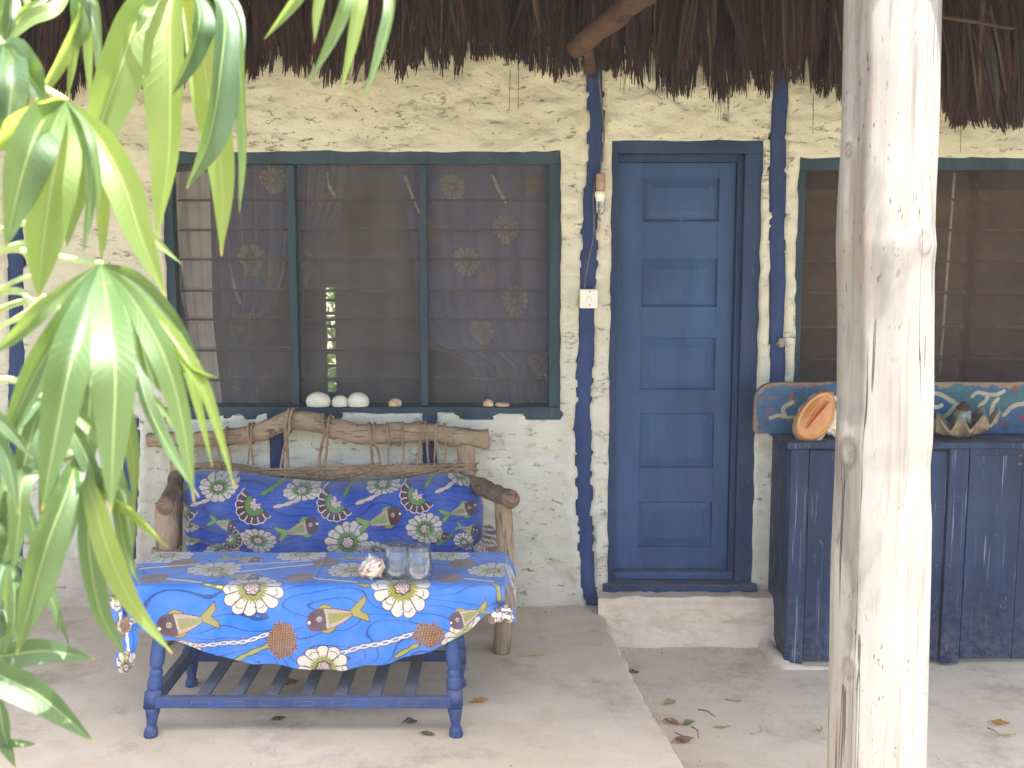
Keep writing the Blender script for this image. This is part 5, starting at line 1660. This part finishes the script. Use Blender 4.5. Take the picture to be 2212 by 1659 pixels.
def twig(pts, z, label, r_=.0022, c='logdark'):
    P = [atz(px, py, z) + Vector((0, 0, .005 + .006 * (i % 2))) for i, (px, py) in enumerate(pts)]
    return tag(tube('twig', spline(P, 20), np.linspace(r_, r_ * .6, 20), M[c], None, sides=6), label, 'twig', 'twigs on the porch floor')
OR, BR, DK, YL = (.42, .20, .05), (.22, .11, .065), (.07, .05, .04), (.45, .36, .13)
dry_leaf(1036, 1520, 0, .062, .026, .2, OR, .5, 'orange dry leaf on the platform beside the right foot of the table')
dry_leaf(602, 1558, 0, .045, .022, .4, DK, .6, 'small blackened leaf on the floor in front of the table middle')
dry_leaf(887, 1566, 0, .044, .024, .1, (.12, .07, .05), .8, 'dark brown curled leaf in front of the table near its right leg')
dry_leaf(925, 1590, 0, .046, .024, -.3, (.12, .11, .06), .4, 'olive brown leaf at the front, nearest the right table foot')
dry_leaf(629, 1482, 0, .062, .034, .5, BR, .7, 'brown crumpled leaf lying under the slatted shelf')
dry_leaf(1366, 1457, LOW, .055, .024, -.2, BR, .7, 'brown leaf close beside the step edge near the door plinth')
dry_leaf(1449, 1524, LOW, .050, .026, .5, (.36, .25, .14), .8, 'tan curled leaf on the lower floor between plinth and leaf heap')
dry_leaf(1452, 1566, LOW, .058, .030, -.6, (.36, .20, .12), .7, 'reddish brown leaf touching the step edge beside a green leaf')
dry_leaf(1489, 1568, LOW, .050, .028, .5, (.16, .20, .05), .6, 'green fallen leaf among brown ones beside the step edge')
dry_leaf(1478, 1607, LOW, .070, .024, .15, (.26, .14, .08), .9, 'long brown leaf lowest of the heap by the step edge')
dry_leaf(1562, 1575, LOW, .060, .013, .05, YL, .3, 'narrow pale yellow leaf right of the heap by the step')
dry_leaf(1585, 1517, LOW, .062, .010, -.3, YL, .3, 'thin straw coloured leaf in the middle of the lower floor')
dry_leaf(1773, 1580, LOW, .040, .014, 1.2, (.38, .36, .12), .4, 'small yellow green leaf close to the left side of the pole')
dry_leaf(2160, 1568, LOW, .066, .026, -.25, OR, .6, 'orange brown leaf on the floor right of the pole')
dry_leaf(2178, 1592, LOW, .052, .014, -.1, YL, .4, 'pale yellow leaf at the right edge of the floor')
dry_leaf(1150, 1420, 0, .085, .008, .1, YL, .2, 'faint straw blade on the platform behind the right table leg')
twig([(1508, 1535), (1528, 1542), (1545, 1551)], LOW, 'short dark twig alone on the middle of the lower floor')
twig([(1494, 1572), (1506, 1584), (1509, 1598)], LOW, 'bent dark twig curling from the green leaf')
twig([(1458, 1585), (1478, 1597), (1484, 1596)], LOW, 'thin dark twig between the brown leaves by the step')
twig([(1620, 1588), (1636, 1588), (1645, 1580), (1640, 1573)], LOW, 'curved grey twig on the lower floor left of the pole', .002, 'stem')
twig([(2132, 1575), (2146, 1583), (2160, 1590)], LOW, 'straight dark twig below the orange leaf right of the pole')

# grit and crumbs of plaster, thickest along the foot of the wall and the step
gr = np.random.default_rng(21)
parts = []
tet = np.array([(1, 0, -.6), (-.5, .87, -.6), (-.5, -.87, -.6), (0.1, 0.05, .8)])
tf = np.array([[0, 1, 3, 3], [1, 2, 3, 3], [2, 0, 3, 3], [0, 2, 1, 1]])
gv, gf = [], []
for i in range(900):
    m = gr.random()
    if m < .40: x, y, z = gr.uniform(-2.4, .36), WY - .03 - abs(gr.normal(0, .05)), 0.0
    elif m < .60: y = gr.uniform(3.3, 4.6); x = float(edge_x(y)) + .04 + abs(gr.normal(0, .06)); z = LOW
    elif m < .75: x, y, z = gr.uniform(.45, 1.15), WY - .17 - abs(gr.normal(0, .06)), LOW
    elif m < .88: x, y, z = gr.uniform(-2, .35), gr.uniform(3.2, 4.7), 0.0
    else: x, y, z = gr.uniform(.6, 2.4), gr.uniform(3.3, 4.3), LOW
    r_ = gr.uniform(.0012, .0036) * (1.6 if gr.random() < .06 else 1)
    a = gr.uniform(0, 6.3); ca, sa = math.cos(a), math.sin(a)
    P = tet * np.array([r_, r_ * gr.uniform(.6, 1), r_ * .7])
    gf += [tuple(int(q_) for q_ in dict.fromkeys(f_ + len(gv))) for f_ in tf]
    gv += [(x + p[0] * ca - p[1] * sa, y + p[0] * sa + p[1] * ca, z + .004 + p[2]) for p in P]
tag(mobj('grit', gv, gf, mat_simple('plaster_crumbs', (.28, .22, .16), .9, .1, .5, 40, .2), None, smooth=False), 'scattered grit and plaster crumbs on the porch floor', kind='stuff')

# ------------------------------------------------------------------ palmate plant in the left foreground
plant = empty('palmate_plant', loc=(-.66, 1.30, -.22))
tag(plant, 'sunlit shrub with long drooping palmate leaves in the near left corner', 'plant')
PO = Vector((-.66, 1.30, -.22))
def local(v): return np.asarray(v, float) - np.array(tuple(PO))
STEM = spline([PO, (-.70, 1.32, .6), (-.64, 1.28, 1.3), (-.68, 1.26, 2.0), (-.66, 1.22, 2.5)], 60)
def on_stem(z):
    return Vector([float(np.interp(z, STEM[:, 2], STEM[:, i])) for i in range(3)])
v, f = tube_arr(STEM, np.linspace(.022, .010, 60), sides=12, noise=.1, nscale=20)
mobj('stem', local(v), f, M['stem'], plant)
c1 = lambda x, y: (x * .3833, y * .3833)
c2 = lambda x, y: (x * .3556, y * .3556 + 516.1)
c3 = lambda x, y: (x * .3777, y * .3777 + 1032.3)
c7 = lambda x, y: (x * .2221, y * .2221 + 368.7)
lrng = np.random.default_rng(5)
def leaflet(parent, px_pts, Yh, wpx, arc=.07, roll=None, tipd=.0, rnd=None, curlz=0.0):
    """a lance-shaped blade: px_pts run hub..tip; depth swings towards the viewer, then hangs"""
    N, K = 28, 7
    n_ = len(px_pts)
    sw = spline([(p[0], p[1], 0) for p in px_pts], N)
    t = np.linspace(0, 1, N)
    Yd = Yh - arc * np.sin(np.clip(t / .55, 0, 1) * math.pi / 2) + tipd * t ** 2
    C = np.array([tuple(at(sw[i, 0], sw[i, 1], Yd[i])) for i in range(N)])
    T = np.gradient(C, axis=0); T /= np.linalg.norm(T, axis=1)[:, None]
    view = np.array([0, 0, EYE]) - C; view /= np.linalg.norm(view, axis=1)[:, None]
    Sd = np.cross(T, view); Sd /= np.linalg.norm(Sd, axis=1)[:, None]
    Nn = np.cross(Sd, T)
    rl = lrng.uniform(-.6, .6) if roll is None else roll + lrng.uniform(-.3, .3)
    rl = rl + lrng.uniform(-.25, .25) * t
    S2 = Sd * np.cos(rl)[:, None] + Nn * np.sin(rl)[:, None]
    N2 = np.cross(S2, T)
    w = (wpx / F * np.mean(Yd)) * .43
    w = w / max(.55, math.cos(float(np.mean(rl))))
    wt = (np.clip(t, 0, 1) ** 1.0) * (1 - t) ** 1.05
    wt = wt / wt.max()
    wt = np.maximum(wt, .03)
    a = np.linspace(-1, 1, K)
    ph = lrng.uniform(0, 6)
    fold_ = lrng.uniform(.25, .75)
    V = []
    for j in range(K):
        und = .11 * np.sin(t * 15 + ph + (2 if a[j] > 0 else 0)) * abs(a[j]) ** 2
        V.append(C + S2 * (a[j] * w * wt)[:, None] + N2 * ((abs(a[j]) * fold_ + und) * w * wt)[:, None])
    V = np.array(V)                                   # K,N,3
    col = np.zeros((K, N, 3)); col[..., 0] = abs(a)[:, None]; col[..., 1] = t[None]; col[..., 2] = lrng.random() if rnd is None else rnd
    return mobj('leaflet', local(V.reshape(-1, 3)), grid_faces(K, N), M['leaf'], parent, col=col.reshape(-1, 3))
def leaf(hub, Yh, lets, pet, rnd=None):
    """pet: petiole path (pixel, depth) ending at the hub"""
    h = at(*hub, Yh)
    path = [at(px, py, Y) for px, py, Y in pet][1:] + [h]
    path = [on_stem(min(2.45, path[0].z - .04))] + path
    v, f = tube_arr(spline(path, 24), np.linspace(.0042, .003, 24), sides=8)
    lf_ = mobj('leaf', local(v), f, M['petiole'], plant)
    for L_ in lets:
        k_ = dict(L_[2]) if len(L_) > 2 else {}
        pts = [hub] + list(L_[0])
        dY = k_.pop('dY', 0.0)
        if rnd is not None: k_.setdefault('rnd', float(np.clip(rnd + lrng.uniform(-.2, .2), 0, 1)))
        leaflet(lf_, pts, Yh + dY, L_[1], **k_)
    return lf_
# the big spread leaf in the middle of the left edge
leaf(c2(610, 150), .92, [
    ([c2(330, 360), c2(120, 560), c2(-40, 700)], 42, dict(arc=.05)),
    ([c2(420, 480), c2(200, 850), c2(-10, 1330)], 76, dict(arc=.09, roll=.25)),
    ([c2(520, 450), c2(420, 800), c2(330, 1250), c2(255, 1650)], 98, dict(arc=.10, roll=.1)),
    ([c2(660, 450), c2(700, 800), c2(690, 1200), c2(672, 1660)], 104, dict(arc=.11, roll=-.15)),
    ([c2(780, 350), c2(850, 600), c2(900, 780), c2(985, 940)], 40, dict(arc=.06, dY=.02)),
    ([c2(800, 360), c2(1000, 720), c2(1110, 1120), c2(1180, 1600)], 62, dict(arc=.10, roll=-.35)),
    ([c2(830, 330), c2(1000, 600), c2(1150, 780), c2(1325, 845)], 34, dict(arc=.07, roll=-.5)),
    ([c2(900, 420), c2(1100, 700), c2(1200, 1020), c2(1290, 1385)], 30, dict(arc=.06, dY=.01, rnd=.95)),
    ([c2(950, 480), c2(1150, 760), c2(1270, 1000), c2(1430, 1525)], 38, dict(arc=.07, rnd=.95)),
    ([c2(800, 230), c2(980, 420), c2(1100, 580), c2(1215, 750)], 50, dict(arc=-.02, dY=.04, rnd=.1)),
], [(-60, 520, 1.20), (40, 528, 1.16), (130, 555, 1.12)], .25)
# leaf behind it whose blades hang down to the bench
leaf(c2(640, 560), .96, [
    ([c2(820, 760), c2(900, 1020), c2(1040, 1300), c2(1210, 1570)], 36, dict(arc=.04)),
    ([c2(760, 800), c2(840, 900), c2(1000, 1050), c2(1190, 1355)], 22, dict(arc=.02)),
    ([c2(700, 800), c2(800, 1250), c2(820, 1650)], 42, dict(arc=.03)),
    ([c2(760, 780), c2(760, 1150), c2(840, 1310)], 22, dict(arc=.02, rnd=.9)),
    ([c2(560, 800), c2(540, 1100), c2(500, 1659)], 60, dict(arc=.03, rnd=.1)),
    ([c2(450, 800), c2(330, 1100), c2(130, 1300)], 46, dict(arc=.03, rnd=.1)),
], [(-60, 640, 1.26), (60, 650, 1.22)], .35)
# lower, shaded blades
leaf((165, 985), .93, [
    ([c3(390, 60), c3(270, 380), c3(180, 700), c3(92, 1012)], 92, dict(arc=.05, roll=.1)),
    ([c3(150, 0), c3(110, 260), c3(70, 550)], 54, dict(arc=.04)),
    ([c3(500, 100), c3(510, 420), c3(580, 780), c3(732, 1040)], 58, dict(arc=.05, roll=-.2)),
    ([c3(540, 150), c3(620, 420), c3(760, 720), c3(985, 1005)], 62, dict(arc=.07, rnd=1.0, roll=-.3)),
    ([c3(460, 0), c3(470, 180), c3(462, 300)], 34, dict(arc=.03)),
    ([c3(650, 120), c3(720, 420), c3(800, 610)], 32, dict(arc=.02)),
    ([c3(620, 100), c3(760, 200), c3(860, 300), c3(965, 400)], 24, dict(arc=.03, rnd=.9)),
    ([c3(680, 60), c3(735, 250), c3(760, 440)], 30, dict(arc=.02)),
], [(-70, 900, 1.24), (60, 930, 1.18)], .15)
leaf((30, 1010), .95, [
    ([c3(20, 150), c3(60, 330), c3(-20, 560)], 60, dict(arc=.03)),
    ([c3(80, 60), c3(30, 250), c3(-60, 500)], 50, dict(arc=.03)),
    ([c3(180, 250), c3(280, 600), c3(405, 985)], 34, dict(arc=.0, dY=.06)),
    ([c3(40, 640), c3(120, 770)], 26, dict(arc=.02, rnd=.9)),
], [(-70, 960, 1.26), (-20, 980, 1.22)], .1)
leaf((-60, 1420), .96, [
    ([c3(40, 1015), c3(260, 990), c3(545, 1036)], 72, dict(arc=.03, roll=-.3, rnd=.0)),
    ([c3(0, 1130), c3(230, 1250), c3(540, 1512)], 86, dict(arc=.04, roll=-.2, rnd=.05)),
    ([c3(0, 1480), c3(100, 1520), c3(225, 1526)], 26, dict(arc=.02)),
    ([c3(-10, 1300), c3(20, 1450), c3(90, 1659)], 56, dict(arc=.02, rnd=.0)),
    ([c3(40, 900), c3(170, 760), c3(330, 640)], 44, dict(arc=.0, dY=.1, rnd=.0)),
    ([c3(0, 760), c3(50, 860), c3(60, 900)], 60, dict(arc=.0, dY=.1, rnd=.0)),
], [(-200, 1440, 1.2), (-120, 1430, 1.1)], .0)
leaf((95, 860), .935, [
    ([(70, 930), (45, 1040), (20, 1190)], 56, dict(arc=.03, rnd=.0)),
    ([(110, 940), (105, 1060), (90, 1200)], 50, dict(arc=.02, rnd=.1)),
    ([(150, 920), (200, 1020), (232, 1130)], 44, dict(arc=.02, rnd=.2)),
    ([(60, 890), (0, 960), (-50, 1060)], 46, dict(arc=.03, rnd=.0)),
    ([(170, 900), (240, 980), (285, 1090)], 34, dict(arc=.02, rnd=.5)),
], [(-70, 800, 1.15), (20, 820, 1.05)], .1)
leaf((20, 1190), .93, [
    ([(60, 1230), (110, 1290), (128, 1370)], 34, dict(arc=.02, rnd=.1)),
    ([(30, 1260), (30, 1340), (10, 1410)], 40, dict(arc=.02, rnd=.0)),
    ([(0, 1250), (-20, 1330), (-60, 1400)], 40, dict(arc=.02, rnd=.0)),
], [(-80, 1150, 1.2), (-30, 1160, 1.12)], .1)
leaf((-130, 880), .86, [  # extra leaf, mostly beyond the left edge, added to shade the lower blades
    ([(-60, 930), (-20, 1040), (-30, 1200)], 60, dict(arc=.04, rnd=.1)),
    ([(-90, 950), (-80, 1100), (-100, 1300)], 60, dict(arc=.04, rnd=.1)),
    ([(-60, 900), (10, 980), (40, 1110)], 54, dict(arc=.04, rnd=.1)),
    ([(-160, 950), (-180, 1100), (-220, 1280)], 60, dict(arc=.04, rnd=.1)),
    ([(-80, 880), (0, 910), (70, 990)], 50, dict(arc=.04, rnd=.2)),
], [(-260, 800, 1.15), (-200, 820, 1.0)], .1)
# upper left leaf, top faces in full sun
leaf(c1(370, 565), .99, [
    ([c1(230, 700), c1(120, 1000), c1(30, 1400)], 104, dict(arc=.11, roll=.35, rnd=.3)),
    ([c1(300, 720), c1(180, 1050), c1(60, 1330)], 54, dict(arc=.10, roll=.5, rnd=.9)),
    ([c1(340, 800), c1(290, 1050), c1(240, 1400), c1(215, 1680)], 108, dict(arc=.08, roll=.05, rnd=.75)),
    ([c1(430, 760), c1(440, 1050), c1(375, 1400)], 72, dict(arc=.05, dY=.02, rnd=.55)),
    ([c1(500, 760), c1(510, 1100), c1(465, 1450)], 30, dict(arc=.07, roll=.5, rnd=.2)),
    ([c1(480, 700), c1(545, 950), c1(560, 1235)], 20, dict(arc=.08)),
    ([c1(560, 780), c1(700, 1050), c1(800, 1350), c1(935, 1670)], 86, dict(arc=.06, roll=-.3, rnd=.95)),
    ([c1(560, 900), c1(580, 1200), c1(570, 1480)], 36, dict(arc=.03, rnd=.9)),
    ([c1(600, 860), c1(700, 1180), c1(880, 1360), c1(1025, 1490)], 26, dict(arc=.02, dY=.05, rnd=.7)),
    ([c1(200, 640), c1(60, 720), c1(-60, 860)], 84, dict(arc=.08, roll=.6)),
], [(-80, 150, 1.18), (20, 175, 1.12), (90, 190, 1.05)], .5)
leaf(c1(20, 250), 1.02, [
    ([c1(100, 330), c1(180, 450), c1(262, 560)], 96, dict(arc=.07, roll=-.4, rnd=.2)),
    ([c1(60, 380), c1(60, 560), c1(30, 760)], 84, dict(arc=.08, rnd=.3)),
    ([c1(10, 400), c1(-20, 600), c1(-80, 800)], 90, dict(arc=.08)),
    ([c1(70, 330), c1(140, 500), c1(150, 640)], 34, dict(arc=.07, rnd=.9)),
], [(-90, 60, 1.18), (-40, 80, 1.1)], .3)
# leaf above the frame, its blades hanging over the window
leaf((390, -60), 1.12, [
    ([c1(800, 60), c1(680, 380), c1(560, 720), c1(432, 1105)], 108, dict(arc=.05, roll=.25, rnd=.7)),
    ([c1(960, 60), c1(960, 480), c1(950, 900), c1(885, 1355)], 92, dict(arc=.06, roll=-.1, rnd=1.0)),
    ([c1(1120, 40), c1(1090, 260), c1(965, 545)], 52, dict(arc=.09, roll=.6, rnd=.0)),
    ([c1(1250, 30), c1(1240, 420), c1(1170, 800), c1(1048, 1065)], 72, dict(arc=.09, roll=.45, rnd=.05)),
    ([c1(1110, 120), c1(1180, 560), c1(1250, 1000), c1(1248, 1445)], 82, dict(arc=.06, roll=-.25, rnd=1.0)),
    ([c1(1310, 40), c1(1355, 420), c1(1375, 850), c1(1350, 1195)], 30, dict(arc=.08, roll=-.9, rnd=.4)),
    ([c1(840, 30), c1(800, 110), c1(770, 190)], 24, dict(arc=.08)),
], [(-60, -140, 1.20), (150, -150, 1.12), (300, -100, 1.04)], .8)
leaf((170, -70), 1.16, [
    ([c1(450, 0), c1(440, 130), c1(405, 290)], 62, dict(arc=.04, roll=.3, rnd=.15)),
    ([c1(470, 60), c1(330, 340), c1(170, 630)], 38, dict(arc=.05, roll=.4, rnd=.7)),
    ([c1(500, 60), c1(505, 330), c1(510, 600)], 24, dict(arc=.04, rnd=.9)),
    ([c1(540, 40), c1(560, 320), c1(570, 560)], 22, dict(arc=.05, rnd=.3)),
    ([c1(330, 30), c1(180, 110), c1(20, 260)], 36, dict(arc=.05, rnd=.7)),
    ([c1(440, 100), c1(420, 330), c1(380, 560)], 26, dict(arc=.02, rnd=.8)),
    ([c1(240, 0), c1(140, 60), c1(80, 130)], 20, dict(arc=.05)),
], [(-80, -20, 1.22), (40, -60, 1.16)], .5)
leaf((30, -60), 1.18, [
    ([c1(60, 40), c1(50, 140), c1(20, 230)], 46, dict(arc=.04, rnd=.2)),
    ([c1(20, 20), c1(-10, 150), c1(-40, 300)], 46, dict(arc=.04, rnd=.4)),
    ([c1(150, 20), c1(120, 90), c1(90, 150)], 22, dict(arc=.04, rnd=.9)),
], [(-90, -60, 1.2), (-30, -70, 1.1)], .4)
# tips of a further leaf near the top centre
leaf((760, -170), 1.02, [
    ([c1(1760, -150), c1(1650, 20), c1(1490, 222)], 30, dict(arc=.04, roll=.2, rnd=.6)),
    ([c1(1840, -130), c1(1790, 60), c1(1772, 242)], 26, dict(arc=.05, roll=-.2, rnd=.9)),
    ([c1(1980, -100), c1(1900, 150), c1(1735, 485)], 34, dict(arc=.06, roll=.4, rnd=.3)),
    ([c1(2040, -120), c1(2000, 180), c1(1920, 528)], 34, dict(arc=.07, roll=-.1, rnd=1.0)),
    ([c1(2200, -80), c1(2160, 250), c1(2045, 578)], 28, dict(arc=.07, roll=-.6, rnd=.3)),
], [(-60, -340, 1.22), (300, -330, 1.14), (600, -230, 1.06)], .6)
# petioles and young shoots crossing the far left edge
for (a, b, Ya, Yb, r_) in ((c7(-40, 740), c7(330, 900), 1.24, 1.15, .004), (c7(-40, 1130), c7(340, 1320), 1.24, 1.14, .004), (c7(70, 575), c7(330, 580), 1.16, 1.1, .0032), (c7(-30, 1240), c7(330, 1020), 1.2, 1.12, .0028), (c7(0, 1560), c7(400, 1420), 1.2, 1.14, .0028), (c7(40, 1660), c7(430, 1220), 1.18, 1.1, .0024)):
    v, f = tube_arr(spline([on_stem(at(*a, Ya).z - .02), (at(*a, Ya) + at(*b, Yb)) / 2 + Vector((0, 0, .006)), at(*b, Yb)], 16), r_, sides=8)
    mobj('petiole', local(v), f, M['petiole'], plant)

# ------------------------------------------------------------------ thin haze volume, added to imitate the veil of a smeared lens
HAZE = .0025
if HAZE:
    k = Nd('lens_veil_haze')
    k.n.remove(k.b)
    pv = k.n.new('ShaderNodeVolumePrincipled')
    pv.inputs['Color'].default_value = (.95, .96, 1, 1)
    pv.inputs['Density'].default_value = HAZE
    k.L(pv.outputs[0], k.out.inputs['Volume'])
    hz = box('haze', -72, 72, -72, 72, -1.4, 5.4, k.m, None, 0)
    tag(hz, 'thin even haze added over the porch in place of lens veil', kind='stuff')
